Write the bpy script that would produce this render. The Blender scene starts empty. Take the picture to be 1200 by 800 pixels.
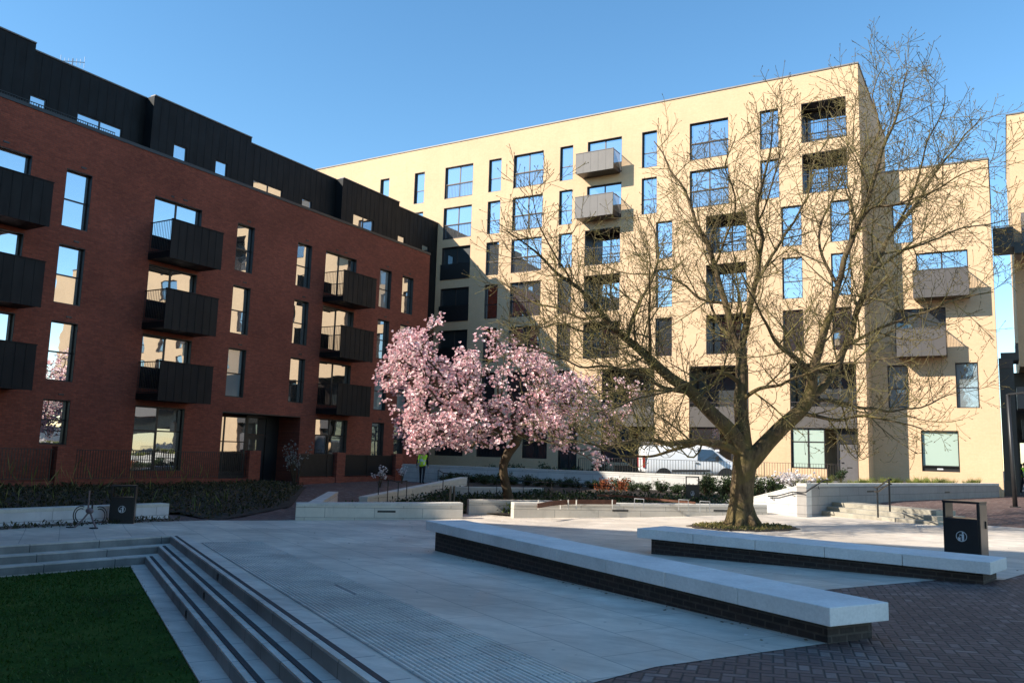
import bpy, bmesh, math, random
from math import sin, cos, pi, radians, sqrt, floor, atan2
from mathutils import Vector, Matrix, noise
V = Vector
random.seed(7)
S = bpy.context.scene
COL = S.collection

# ------------------------------------------------------------------ camera
F_PX, PSI, PIT, RHO, EYE = 974.737, radians(30.6103), radians(7.6326), radians(1.6552), V((0, 0, 1.8))
_d = V((-sin(PSI), cos(PSI), 0)); _r = V((cos(PSI), sin(PSI), 0)); _z = V((0, 0, 1))
FW = _d * cos(PIT) + _z * sin(PIT); _u = _z * cos(PIT) - _d * sin(PIT)
CR = _r * cos(RHO) + _u * sin(RHO); CU = _u * cos(RHO) - _r * sin(RHO)
def ray(px, py): return FW + CR * ((px - 600) / F_PX) - CU * ((py - 400) / F_PX)
def on_x(px, py, x): v = ray(px, py); return EYE + v * (x / v.x)
def on_y(px, py, y): v = ray(px, py); return EYE + v * (y / v.y)
def on_z(px, py, z): v = ray(px, py); return EYE + v * ((z - EYE.z) / v.z)
def at(px, py, dist): return EYE + ray(px, py) * dist
def on_g(px, py, off=0.0):
    v = ray(px, py); t = (0.0384 + off - EYE.z) / (v.z - 0.024 * v.x); return EYE + v * t
cd = bpy.data.cameras.new('camera'); cam = bpy.data.objects.new('camera', cd); COL.objects.link(cam)
m = Matrix((CR, CU, -FW)).transposed().to_4x4(); m.translation = EYE; cam.matrix_world = m
cd.sensor_width = 36; cd.lens = F_PX / 1200 * 36; cd.clip_end = 3000; cd.clip_start = 0.1
S.camera = cam

# ------------------------------------------------------------------ light
SUN = V((-0.85, -1.0, 0.85)).normalized()
EL = math.asin(SUN.z); AZ = atan2(SUN.x, SUN.y)
w = bpy.data.worlds.new('World'); S.world = w; w.use_nodes = True
nt = w.node_tree; sk = nt.nodes.new('ShaderNodeTexSky'); sk.sky_type = 'NISHITA'; sk.sun_disc = False
sk.sun_elevation = EL; sk.sun_rotation = AZ % (2 * pi); sk.altitude = 50; sk.air_density = 1.0; sk.dust_density = 0.0; sk.ozone_density = 1.5
bg = nt.nodes['Background']; bg.inputs[1].default_value = 0.119
hs = nt.nodes.new('ShaderNodeHueSaturation'); hs.inputs['Hue'].default_value = 0.4935; hs.inputs['Saturation'].default_value = 1.22      # a deep clear spring blue
nt.links.new(sk.outputs[0], hs.inputs['Color']); nt.links.new(hs.outputs[0], bg.inputs[0])
ld = bpy.data.lights.new('sun', 'SUN'); ld.energy = 4.1; ld.angle = radians(0.53); ld.color = (1.0, 0.92, 0.80)
so = bpy.data.objects.new('sun', ld); COL.objects.link(so); so.rotation_euler = SUN.to_track_quat('Z', 'Y').to_euler()
S.view_settings.view_transform = 'Standard'; S.view_settings.look = 'None'; S.view_settings.exposure = 1.06; S.view_settings.gamma = 1
S.cycles.max_bounces = 6; S.cycles.diffuse_bounces = 3; S.cycles.glossy_bounces = 3; S.cycles.transmission_bounces = 3; S.cycles.caustics_reflective = False
S.cycles.use_denoising = True

# ------------------------------------------------------------------ mesh builder
ORG = {}
class MB:
    def __init__(s): s.v = []; s.f = []; s.m = []; s.cm = 0
    def q(s, *pts):
        n = len(s.v); s.v += [tuple(p) for p in pts]; s.f.append(tuple(range(n, n + len(pts)))); s.m.append(s.cm)
    def hexa(s, p):   # 8 points: bottom 0-3 ccw, top 4-7
        n = len(s.v); s.v += [tuple(a) for a in p]
        for a in ((3, 2, 1, 0), (4, 5, 6, 7), (0, 1, 5, 4), (1, 2, 6, 5), (2, 3, 7, 6), (3, 0, 4, 7)):
            s.f.append(tuple(n + i for i in a)); s.m.append(s.cm)
    def box(s, x0, x1, y0, y1, z0, z1):
        s.hexa([(x0, y0, z0), (x1, y0, z0), (x1, y1, z0), (x0, y1, z0), (x0, y0, z1), (x1, y0, z1), (x1, y1, z1), (x0, y1, z1)])
    def pbox(s, P, u0, u1, z0, z1, d0, d1):   # box in facade coordinates
        s.hexa([P(u0, z0, d0), P(u1, z0, d0), P(u1, z0, d1), P(u0, z0, d1), P(u0, z1, d0), P(u1, z1, d0), P(u1, z1, d1), P(u0, z1, d1)])
    def bar(s, a, b, w, h, up=V((0, 0, 1))):
        a = V(a); b = V(b); t = (b - a).normalized(); si = t.cross(up)
        if si.length < 1e-4: si = t.cross(V((1, 0, 0)))
        si.normalize(); uu = si.cross(t); si *= w / 2; uu *= h / 2
        s.hexa([a - si - uu, a + si - uu, b + si - uu, b - si - uu, a - si + uu, a + si + uu, b + si + uu, b - si + uu])
    def tube(s, pts, rad, n=6, cap=True):
        pts = [V(p) for p in pts]; L = len(pts)
        if not hasattr(rad, '__len__'): rad = [rad] * L
        base = len(s.v); ref = None
        for i, p in enumerate(pts):
            t = (pts[min(i + 1, L - 1)] - pts[max(i - 1, 0)])
            if t.length < 1e-9: t = V((0, 0, 1))
            t.normalize()
            if ref is None: ref = t.orthogonal().normalized()
            ref = ref - t * ref.dot(t)
            if ref.length < 1e-5: ref = t.orthogonal()
            ref.normalize(); bi = t.cross(ref)
            for k in range(n):
                a = 2 * pi * k / n; s.v.append(tuple(p + (ref * cos(a) + bi * sin(a)) * rad[i]))
        for i in range(L - 1):
            for k in range(n):
                a = base + i * n + k; b = base + i * n + (k + 1) % n
                s.f.append((a, b, b + n, a + n)); s.m.append(s.cm)
        if cap and n > 2:
            s.f.append(tuple(base + k for k in range(n - 1, -1, -1))); s.m.append(s.cm)
            s.f.append(tuple(base + (L - 1) * n + k for k in range(n))); s.m.append(s.cm)
    def prism(s, poly, z0, z1):    # poly ccw [(x,y)], z0/z1 numbers or functions
        f0 = z0 if callable(z0) else (lambda x, y: z0); f1 = z1 if callable(z1) else (lambda x, y: z1)
        n = len(poly); b = len(s.v)
        s.v += [(x, y, f0(x, y)) for x, y in poly] + [(x, y, f1(x, y)) for x, y in poly]
        s.f.append(tuple(b + i for i in range(n - 1, -1, -1))); s.m.append(s.cm)
        s.f.append(tuple(b + n + i for i in range(n))); s.m.append(s.cm)
        for i in range(n):
            j = (i + 1) % n; s.f.append((b + i, b + j, b + n + j, b + n + i)); s.m.append(s.cm)
    def ball(s, c, r, nu=8, nv=6, sc=(1, 1, 1)):
        b = len(s.v)
        for j in range(nv + 1):
            th = pi * j / nv
            for i in range(nu):
                a = 2 * pi * i / nu; s.v.append((c[0] + r * sc[0] * sin(th) * cos(a), c[1] + r * sc[1] * sin(th) * sin(a), c[2] + r * sc[2] * cos(th)))
        for j in range(nv):
            for i in range(nu):
                k = (i + 1) % nu; s.f.append((b + j * nu + i, b + (j + 1) * nu + i, b + (j + 1) * nu + k, b + j * nu + k)); s.m.append(s.cm)
    def leaf(s, p, d, l, wd):
        d = V(d); si = d.orthogonal(); si.rotate(Matrix.Rotation(random.uniform(0, 6.28), 3, d)); si *= wd / 2
        p = V(p); e = p + d * l; mid = p + d * l * .5
        s.q(p, mid + si, e, mid - si)
    def build(s, name, mat, parent=None, smooth=False, bevel=0.0):
        o_ = V((0, 0, 0))
        if parent is not None: o_ = ORG.get(parent.name, V((0, 0, 0)))
        me = bpy.data.meshes.new(name)
        vs = s.v if o_.length == 0 else [(a - o_.x, b - o_.y, c - o_.z) for a, b, c in s.v]
        me.from_pydata(vs, [], s.f); me.update()
        mats = mat if isinstance(mat, (list, tuple)) else [mat]
        for mm in mats: me.materials.append(mm)
        if len(mats) > 1: me.polygons.foreach_set('material_index', s.m)
        if smooth: me.polygons.foreach_set('use_smooth', [True] * len(me.polygons))
        o = bpy.data.objects.new(name, me); COL.objects.link(o)
        if parent is not None: o.parent = parent; ORG[o.name] = o_
        if bevel:
            b = o.modifiers.new('bevel', 'BEVEL'); b.width = bevel; b.segments = 2; b.limit_method = 'ANGLE'
        return o
def tag(o, label=None, cat=None, group=None, kind=None):
    if label: o['label'] = label
    if cat: o['category'] = cat
    if group: o['group'] = group
    if kind: o['kind'] = kind
    return o
def thing(name, label, cat, loc=(0, 0, 0), rz=0.0, group=None):
    o = bpy.data.objects.new(name, None); COL.objects.link(o); o.empty_display_size = 0.2
    o.location = loc; o.rotation_euler = (0, 0, rz)
    ORG[o.name] = V(loc) if rz == 0.0 else V((0, 0, 0))
    return tag(o, label, cat, group)
def local_thing(name, label, cat, group=None):      # parts are written in local coordinates, placed afterwards
    o = bpy.data.objects.new(name, None); COL.objects.link(o); ORG[o.name] = V((0, 0, 0)); return tag(o, label, cat, group)
def dup(root, label=None, loc=None, rz=None, scale=None):
    def cp(o, par):
        c = o.copy(); COL.objects.link(c)
        if par is not None: c.parent = par
        for ch in kids[o.name]: cp(ch, c)
        return c
    kids = {}
    def walk(o):
        kids[o.name] = list(o.children)
        for c in kids[o.name]: walk(c)
    walk(root); r = cp(root, None)
    if label: r['label'] = label
    if loc is not None: r.location = loc
    if rz is not None: r.rotation_euler = (0, 0, rz)
    if scale is not None: r.scale = (scale,) * 3 if not hasattr(scale, '__len__') else scale
    return r
def clamp(x, a, b): return max(a, min(b, x))
def smooth01(t): t = clamp(t, 0, 1); return t * t * (3 - 2 * t)

# ------------------------------------------------------------------ materials
class NT:
    def __init__(s, name):
        s.mat = bpy.data.materials.new(name); s.mat.use_nodes = True; s.t = s.mat.node_tree
        s.b = s.t.nodes['Principled BSDF']; s.out = s.t.nodes['Material Output']
    def n(s, typ, **kw):
        nd = s.t.nodes.new('ShaderNode' + typ)
        for k, v in kw.items(): setattr(nd, k, v)
        return nd
    def l(s, a, b): s.t.links.new(a, b)
    def setin(s, sock, v):
        if hasattr(v, 'is_output') or isinstance(v, bpy.types.NodeSocket): s.l(v, sock)
        else: sock.default_value = v
    def math(s, op, a, b=0.0, c=None):
        nd = s.n('Math', operation=op); s.setin(nd.inputs[0], a); s.setin(nd.inputs[1], b)
        if c is not None: s.setin(nd.inputs[2], c)
        return nd.outputs[0]
    def coord(s, scale=(1, 1, 1), rot=(0, 0, 0), loc=(0, 0, 0), world=True):
        mp = s.n('Mapping')
        if world: g = s.n('NewGeometry'); s.l(g.outputs['Position'], mp.inputs[0])
        else: g = s.n('TexCoord'); s.l(g.outputs['Object'], mp.inputs[0])
        mp.inputs['Scale'].default_value = scale; mp.inputs['Rotation'].default_value = rot; mp.inputs['Location'].default_value = loc
        return mp.outputs[0]
    def noise(s, vec, scale, detail=4, rough=0.6, dist=0.0):
        nd = s.n('TexNoise'); s.l(vec, nd.inputs['Vector']); nd.inputs['Scale'].default_value = scale; nd.inputs['Detail'].default_value = detail
        nd.inputs['Roughness'].default_value = rough; nd.inputs['Distortion'].default_value = dist; return nd.outputs['Fac']
    def ramp(s, fac, stops):
        nd = s.n('ValToRGB'); s.l(fac, nd.inputs[0]); e = nd.color_ramp.elements
        while len(e) < len(stops): e.new(0.5)
        for i, (p, c) in enumerate(stops):
            e[i].position = p; e[i].color = (c if hasattr(c, '__len__') else (c, c, c)) + ((1,) if not hasattr(c, '__len__') or len(c) == 3 else ())
        return nd.outputs[0]
    def mix(s, fac, a, b, mode='MIX'):
        nd = s.n('Mix', data_type='RGBA', blend_type=mode); s.setin(nd.inputs[0], fac)
        for i, v in ((6, a), (7, b)):
            if isinstance(v, bpy.types.NodeSocket): s.l(v, nd.inputs[i])
            else: nd.inputs[i].default_value = tuple(v) + (1,) if len(v) == 3 else v
        return nd.outputs[2]
    def col(s, c): s.setin(s.b.inputs['Base Color'], c if isinstance(c, bpy.types.NodeSocket) else tuple(c) + (1,)); return s
    def rough(s, r): s.setin(s.b.inputs['Roughness'], r); return s
    def bump(s, h, strength=0.3, dist=0.01):
        nd = s.n('Bump'); s.l(h, nd.inputs['Height']); nd.inputs['Strength'].default_value = strength; nd.inputs['Distance'].default_value = dist
        s.l(nd.outputs[0], s.b.inputs['Normal']); return s
def plain(name, c, rough=0.6, metal=0.0, var=0.12, scale=6.0, bump=0.0, spec=0.5):
    t = NT(name); g = t.coord(); nz = t.noise(g, scale, 5)
    lo = tuple(x * (1 - var) for x in c); hi = tuple(min(1, x * (1 + var)) for x in c)
    t.col(t.ramp(nz, [(0.3, lo), (0.7, hi)])); t.rough(rough); t.b.inputs['Metallic'].default_value = metal
    t.b.inputs['Specular IOR Level'].default_value = spec
    if bump: t.bump(t.noise(g, scale * 6, 3), bump, 0.01)
    return t.mat
def swap(t, v, order):   # reorder xyz so a brick texture lies in the wall's plane
    sp = t.n('SeparateXYZ'); t.l(v, sp.inputs[0]); cb = t.n('CombineXYZ')
    for i, o in enumerate(order):
        if o is not None: t.l(sp.outputs[o], cb.inputs[i])
    return cb.outputs[0]
def bricks(t, vec, bw, bh, c1, c2, mortar, msize=0.01, offset=0.5, freq=2):
    b = t.n('TexBrick'); t.l(vec, b.inputs['Vector']); b.inputs['Scale'].default_value = 1.0
    b.inputs['Brick Width'].default_value = bw; b.inputs['Row Height'].default_value = bh; b.inputs['Mortar Size'].default_value = msize
    b.inputs['Mortar Smooth'].default_value = 0.1
    b.inputs['Color1'].default_value = c1 + (1,); b.inputs['Color2'].default_value = c2 + (1,); b.inputs['Mortar'].default_value = mortar + (1,)
    b.offset = offset; b.offset_frequency = freq
    return b.outputs['Color'], b.outputs['Fac']
def brick_wall(name, order, c1, c2, mortar, patch=0.25, bumps=0.4, fine=0.18, bw=0.225, bh=0.075, ms=0.01, hue=None, rot=0.0):
    t = NT(name); g = t.coord(rot=(0, 0, rot)); v = swap(t, g, order)
    c, fac = bricks(t, v, bw, bh, c1, c2, mortar, ms)
    n1 = t.noise(g, 0.35, 5, 0.65); n2 = t.noise(g, 9.0, 3, 0.7)
    sh = t.ramp(n1, [(0.3, 1 - patch), (0.7, 1 + patch * 0.4)]); sh2 = t.ramp(n2, [(0.3, 1 - fine), (0.72, 1 + fine * .65)])
    c = t.mix(1.0, c, sh, 'MULTIPLY'); c = t.mix(1.0, c, sh2, 'MULTIPLY')
    # run-off streaks below sills and parapets: wear with a shape of its own
    st = t.noise(t.coord(scale=(3.0, 3.0, 0.12)), 1.0, 4, 0.7)
    c = t.mix(t.ramp(st, [(0.55, 0.0), (0.8, 0.22)]), c, tuple(x * 0.6 for x in c1))
    t.col(c); t.rough(0.85); t.b.inputs['Specular IOR Level'].default_value = 0.25
    t.bump(t.math('SUBTRACT', n2, fac), bumps, 0.012)
    return t.mat
M = {}
M['red'] = brick_wall('red_brick', (1, 2, None), (0.315, 0.088, 0.052), (0.215, 0.059, 0.038), (0.19, 0.080, 0.057), 0.22)
M['red_y'] = brick_wall('red_brick_end', (0, 2, None), (0.315, 0.088, 0.052), (0.215, 0.059, 0.038), (0.19, 0.080, 0.057), 0.22)
M['cream'] = brick_wall('cream_brick', (0, 2, None), (0.705, 0.482, 0.288), (0.68, 0.458, 0.268), (0.62, 0.45, 0.285), 0.09, 0.18, 0.06)
M['cream_side'] = brick_wall('cream_brick_side', (1, 2, None), (0.705, 0.482, 0.288), (0.68, 0.458, 0.268), (0.62, 0.45, 0.285), 0.09, 0.18, 0.06)
M['bench_brick'] = brick_wall('dark_bench_brick', (0, 2, None), (0.050, 0.030, 0.024), (0.028, 0.019, 0.017), (0.10, 0.075, 0.06), 0.2, 0.8, 0.18, 0.225, 0.072, 0.011)
def clad(name, c, axis):
    t = NT(name); g = t.coord(); n = t.noise(g, 1.3, 4); t.col(t.ramp(n, [(0.3, tuple(x * .8 for x in c)), (0.7, tuple(x * 1.25 for x in c))]))
    n3 = t.noise(t.coord(scale=(2, 2, 0.4)), 2.0, 3); t.rough(t.ramp(n3, [(0.3, 0.42), (0.7, 0.60)])); t.b.inputs['Specular IOR Level'].default_value = 0.16
    t.bump(n3, 0.06, 0.02); return t.mat
M['clad'] = clad('black_metal_cladding', (0.0105, 0.0115, 0.0125), 0)
M['black'] = plain('black_painted_metal', (0.012, 0.012, 0.013), 0.42, 0.0, 0.25)
M['frame'] = plain('dark_window_frame', (0.018, 0.017, 0.017), 0.40, 0.0, 0.2)
M['bframe'] = plain('bronze_window_frame', (0.050, 0.038, 0.034), 0.42, 0.2, 0.2)
M['taupe'] = plain('taupe_metal_panel', (0.150, 0.133, 0.120), 0.6, 0.0, 0.07, 1.5)
M['taupe_dark'] = plain('dark_grey_brown_panel', (0.078, 0.068, 0.062), 0.6, 0.0, 0.10, 1.5)
M['coping'] = plain('grey_coping', (0.17, 0.155, 0.15), 0.5, 0.2, 0.1)
def glass(name, tint, fmin=0.42, c=(0.018, 0.024, 0.026), wav=0.010):
    t = NT(name); t.col(c); t.rough(0.5)
    g = t.n('BsdfGlossy'); g.inputs['Color'].default_value = tint + (1,); g.inputs['Roughness'].default_value = 0.012
    lw = t.n('LayerWeight'); lw.inputs['Blend'].default_value = 0.38
    f = t.n('MapRange'); t.l(lw.outputs['Fresnel'], f.inputs[0]); f.inputs[1].default_value = 0.0; f.inputs[2].default_value = 1.0; f.inputs[3].default_value = fmin; f.inputs[4].default_value = 0.97
    mx = t.n('MixShader'); t.l(f.outputs[0], mx.inputs[0]); t.l(t.b.outputs[0], mx.inputs[1]); t.l(g.outputs[0], mx.inputs[2]); t.l(mx.outputs[0], t.out.inputs[0])
    nz = t.noise(t.coord(), 0.9, 2, 0.5); bp = t.n('Bump'); t.l(nz, bp.inputs['Height']); bp.inputs['Strength'].default_value = wav; bp.inputs['Distance'].default_value = 0.25
    t.l(bp.outputs[0], g.inputs['Normal']); return t.mat
M['glass'] = glass('window_glass', (0.92, 0.95, 1.0), 0.62)
M['glass_red'] = glass('window_glass_dark_room', (0.90, 0.95, 1.0), 0.64)
M['glass_dim'] = glass('dark_glass', (0.8, 0.9, 0.95), 0.12)
M['blind'] = glass('glass_with_pale_blind', (0.9, 0.95, 1.0), 0.10, (0.44, 0.55, 0.46), 0.02)
M['blind2'] = glass('glass_with_grey_curtain', (0.9, 0.95, 1.0), 0.22, (0.22, 0.25, 0.25), 0.02)
def slabs(name, rot, bw, bh, c1, c2, joint, big=0.25, rough=(0.45, 0.75), ms=0.008):
    t = NT(name); g = t.coord(rot=(0, 0, rot)); c, fac = bricks(t, g, bw, bh, c1, c2, joint, ms, 0.43, 2)
    n1 = t.noise(g, 0.25, 6, 0.65, 0.4); n2 = t.noise(g, 3.2, 6, 0.7); n3 = t.noise(t.coord(rot=(0, 0, rot), scale=(0.5, 2.2, 1)), 1.4, 5, 0.7)
    c = t.mix(1.0, c, t.ramp(n1, [(0.34, 1 - big * 1.35), (0.66, 1.12)]), 'MULTIPLY')
    c = t.mix(1.0, c, t.ramp(n2, [(0.25, 0.80), (0.75, 1.10)]), 'MULTIPLY')
    c = t.mix(1.0, c, t.ramp(n3, [(0.30, 0.78), (0.60, 1.05)]), 'MULTIPLY')
    sp = t.n('TexVoronoi'); sp.inputs['Scale'].default_value = 2.3; t.l(g, sp.inputs['Vector'])     # chewing gum and spots
    c = t.mix(t.ramp(sp.outputs['Distance'], [(0.035, 0.55), (0.055, 0.0)]), c, (0.06, 0.055, 0.05))
    t.col(c); t.rough(t.ramp(n2, [(0.3, rough[0]), (0.7, rough[1])])); t.b.inputs['Specular IOR Level'].default_value = 0.4
    t.bump(t.math('SUBTRACT', n2, t.math('MULTIPLY', fac, 1.5)), 0.25, 0.006); return t.mat
STEP_ROT = radians(31.7)
M['plaza'] = slabs('plaza_stone_slabs', STEP_ROT, 1.5, 0.75, (0.80, 0.695, 0.575), (0.70, 0.618, 0.525), (0.42, 0.375, 0.32))
M['step'] = slabs('step_stone', STEP_ROT, 0.9, 4.0, (0.74, 0.665, 0.575), (0.66, 0.60, 0.53), (0.17, 0.17, 0.17), 0.15)
M['step_l'] = slabs('step_stone_side', radians(-78), 0.0 + 1.4, 4.0, (0.72, 0.65, 0.565), (0.64, 0.585, 0.52), (0.17, 0.17, 0.17), 0.15)
M['tactile'] = slabs('ribbed_stone', STEP_ROT, 0.6, 0.6, (0.86, 0.77, 0.66), (0.78, 0.70, 0.61), (0.4, 0.38, 0.34), 0.2)
M['riser'] = slabs('dark_grey_facing', STEP_ROT, 0.9, 4.0, (0.36, 0.34, 0.315), (0.29, 0.28, 0.265), (0.06, 0.06, 0.06), 0.3)
M['riser_l'] = slabs('dark_grey_facing_side', radians(-78), 1.4, 4.0, (0.35, 0.33, 0.31), (0.285, 0.275, 0.26), (0.06, 0.06, 0.06), 0.3)
M['nosing'] = plain('dark_nosing_strip', (0.018, 0.022, 0.028), 0.7, 0, 0.2, 12)
def limestone(name, c, stain=0.35):
    t = NT(name); g = t.coord(); n = t.noise(g, 1.1, 6, 0.65); n2 = t.noise(g, 30, 3, 0.6); n3 = t.noise(t.coord(scale=(6, 6, 0.7)), 1.0, 5, 0.7)
    c0 = t.ramp(n, [(0.32, tuple(x * 0.78 for x in c)), (0.62, c)])
    c0 = t.mix(1.0, c0, t.ramp(n2, [(0.25, 0.88), (0.7, 1.04)]), 'MULTIPLY')
    c0 = t.mix(t.ramp(n3, [(0.56, 0.0), (0.80, stain)]), c0, tuple(x * 0.42 for x in c))
    t.col(c0); t.rough(0.7); t.b.inputs['Specular IOR Level'].default_value = 0.3; t.bump(n2, 0.12, 0.004); return t.mat
M['lime'] = limestone('pale_limestone', (0.66, 0.625, 0.56))
M['steplime'] = limestone('worn_step_stone', (0.40, 0.360, 0.285), 0.6)
M['lime2'] = limestone('honed_bench_stone', (0.86, 0.825, 0.79), 0.12)
def ashlar(name, rot, c):
    t = NT(name); g = t.coord(rot=(0, 0, rot)); v = swap(t, g, (0, 2, None)); cc, fac = bricks(t, v, 1.5, 0.30, c, tuple(x * .90 for x in c), tuple(x * .45 for x in c), 0.008, 0.4)
    n = t.noise(g, 1.5, 6, 0.7); n3 = t.noise(t.coord(scale=(5, 5, 0.6)), 1.0, 5, 0.7)
    cc = t.mix(1.0, cc, t.ramp(n, [(0.3, 0.84), (0.7, 1.05)]), 'MULTIPLY'); cc = t.mix(t.ramp(n3, [(0.55, 0.0), (0.8, 0.35)]), cc, tuple(x * .4 for x in c))
    t.col(cc); t.rough(0.75); t.bump(t.math('SUBTRACT', n, fac), 0.3, 0.008); return t.mat
M['wall46'] = ashlar('planter_stone_a', radians(-46), (0.68, 0.62, 0.53))
M['wall43'] = ashlar('planter_stone_b', radians(-43), (0.60, 0.55, 0.47))
M['wallx'] = ashlar('planter_stone_c', 0.0, (0.64, 0.615, 0.57))
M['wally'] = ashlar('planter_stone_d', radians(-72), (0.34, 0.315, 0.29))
def herring(name, rot, s, cols, mort, patch=0.3):
    t = NT(name); g = t.coord(rot=(0, 0, rot), scale=(1 / s, 1 / s, 1)); sp = t.n('SeparateXYZ'); t.l(g, sp.inputs[0]); x, y = sp.outputs[0], sp.outputs[1]
    i = t.math('FLOOR', x); j = t.math('FLOOR', y); fx = t.math('SUBTRACT', x, i); fy = t.math('SUBTRACT', y, j)
    k = t.math('FLOORED_MODULO', t.math('SUBTRACT', i, j), 4.0)
    def eq(v): return t.math('COMPARE', k, float(v), 0.1)
    gx = t.math('SUBTRACT', 1.0, fx); gy = t.math('SUBTRACT', 1.0, fy); mx = t.math('MINIMUM', fx, gx); my = t.math('MINIMUM', fy, gy)
    d = t.math('MULTIPLY', eq(0), t.math('MINIMUM', fx, my))
    for v, e in ((1, t.math('MINIMUM', gx, my)), (3, t.math('MINIMUM', fy, mx)), (2, t.math('MINIMUM', gy, mx))): d = t.math('ADD', d, t.math('MULTIPLY', eq(v), e))
    bi = t.math('SUBTRACT', i, eq(1)); bj = t.math('SUBTRACT', j, eq(2))
    cb = t.n('CombineXYZ'); t.l(bi, cb.inputs[0]); t.l(bj, cb.inputs[1]); wn = t.n('TexWhiteNoise', noise_dimensions='2D'); t.l(cb.outputs[0], wn.inputs['Vector'])
    c = t.ramp(wn.outputs['Value'], cols); n1 = t.noise(t.coord(), 0.5, 5, 0.7); n2 = t.noise(t.coord(), 14, 4, 0.7)
    c = t.mix(1.0, c, t.ramp(n1, [(0.3, 1 - patch), (0.7, 1.15)]), 'MULTIPLY'); c = t.mix(1.0, c, t.ramp(n2, [(0.3, 0.75), (0.7, 1.15)]), 'MULTIPLY')
    edge = t.ramp(d, [(0.05, 1.0), (0.14, 0.0)]); c = t.mix(edge, c, mort)
    t.col(c); t.rough(0.68); h = t.math('ADD', t.math('MINIMUM', d, 0.16), t.math('MULTIPLY', wn.outputs['Value'], 0.05)); h = t.math('ADD', h, t.math('MULTIPLY', n2, 0.03)); t.bump(h, 0.8, 0.08); return t.mat
M['pavers'] = herring('herringbone_brick_pavers', STEP_ROT + pi / 4, 0.105, [(0.0, (0.110, 0.063, 0.056)), (0.35, (0.145, 0.083, 0.072)), (0.75, (0.172, 0.102, 0.088)), (0.97, (0.25, 0.18, 0.16))], (0.045, 0.035, 0.033))
M['ground'] = plain('worn_asphalt', (0.06, 0.06, 0.06), 0.9, 0, 0.3, 2, 0.3)
M['road'] = plain('street_asphalt', (0.11, 0.105, 0.10), 0.85, 0, 0.2, 3, 0.3)
M['soil'] = plain('dark_soil', (0.035, 0.025, 0.018), 0.95, 0, 0.5, 5, 0.8)
def lawnmat():
    t = NT('lawn_turf'); g = t.coord(); n = t.noise(g, 0.6, 6, 0.75); n2 = t.noise(g, 25, 3, 0.8)
    c = t.ramp(n, [(0.34, (0.018, 0.048, 0.008)), (0.5, (0.040, 0.095, 0.014)), (0.66, (0.085, 0.125, 0.028))]); c = t.mix(1.0, c, t.ramp(n2, [(0.3, 0.6), (0.7, 1.25)]), 'MULTIPLY')
    t.col(c); t.rough(0.9); t.b.inputs['Specular IOR Level'].default_value = 0.1; t.bump(n2, 1.0, 0.03); return t.mat
M['lawn'] = lawnmat()
def leafmat(name, stops, trans=0.25, rough=0.55):
    t = NT(name); g = t.n('NewGeometry'); c = t.ramp(g.outputs['Random Per Island'], stops); t.col(c); t.rough(rough); t.b.inputs['Specular IOR Level'].default_value = 0.3
    if trans:
        tr = t.n('BsdfTranslucent'); t.l(c, tr.inputs[0]); mx = t.n('MixShader'); mx.inputs[0].default_value = trans; t.l(t.b.outputs[0], mx.inputs[1]); t.l(tr.outputs[0], mx.inputs[2]); t.l(mx.outputs[0], t.out.inputs[0])
    return t.mat
M['blade'] = leafmat('grass_blades', [(0.0, (0.026, 0.066, 0.009)), (0.6, (0.048, 0.115, 0.016)), (1.0, (0.085, 0.155, 0.030))])
M['leaf_dark'] = leafmat('dark_shrub_leaf', [(0.0, (0.018, 0.032, 0.014)), (0.6, (0.036, 0.060, 0.022)), (1.0, (0.075, 0.105, 0.035))])
M['leaf_bright'] = leafmat('bright_grass_leaf', [(0.0, (0.10, 0.13, 0.022)), (0.6, (0.19, 0.22, 0.045)), (1.0, (0.31, 0.27, 0.09))])
M['leaf_olive'] = leafmat('olive_ground_cover', [(0.0, (0.022, 0.026, 0.010)), (0.55, (0.048, 0.050, 0.018)), (0.9, (0.090, 0.075, 0.032)), (1.0, (0.17, 0.14, 0.08))])
M['leaf_rust'] = leafmat('rust_red_leaf', [(0.0, (0.16, 0.04, 0.015)), (1.0, (0.30, 0.09, 0.03))])
M['petal'] = leafmat('magnolia_petal', [(0.0, (0.82, 0.42, 0.46)), (0.3, (0.90, 0.58, 0.60)), (0.65, (0.95, 0.77, 0.75)), (1.0, (0.96, 0.88, 0.83))], 0.22, 0.5)
M['petal_white'] = leafmat('white_petal', [(0.0, (0.66, 0.60, 0.60)), (1.0, (0.85, 0.80, 0.78))], 0.35, 0.5)
def bark(name, c1, c2, moss):
    t = NT(name); g = t.coord(); n = t.noise(t.coord(scale=(1, 1, 0.35)), 9, 6, 0.7); n2 = t.noise(g, 2.2, 4, 0.6)
    c = t.ramp(n, [(0.3, c1), (0.7, c2)]); c = t.mix(t.ramp(n2, [(0.42, 0.0), (0.68, 0.85)]), c, moss); t.col(c); t.rough(0.9); t.b.inputs['Specular IOR Level'].default_value = 0.15; t.bump(n, 0.9, 0.05); return t.mat
M['bark'] = bark('tree_bark', (0.042, 0.030, 0.019), (0.185, 0.130, 0.074), (0.155, 0.122, 0.045))
M['twig'] = bark('tree_twigs', (0.075, 0.056, 0.031), (0.205, 0.160, 0.082), (0.235, 0.200, 0.066))
M['mbark'] = bark('magnolia_bark', (0.060, 0.042, 0.028), (0.12, 0.088, 0.06), (0.11, 0.08, 0.045))
M['white_paint'] = plain('white_van_paint', (0.78, 0.78, 0.77), 0.28, 0, 0.02, 1)
M['rubber'] = plain('tyre_rubber', (0.018, 0.018, 0.018), 0.8)
M['alloy'] = plain('alloy_rim', (0.45, 0.45, 0.46), 0.35, 0.8)
M['red_lens'] = plain('red_lamp_lens', (0.45, 0.02, 0.015), 0.2)
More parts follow.
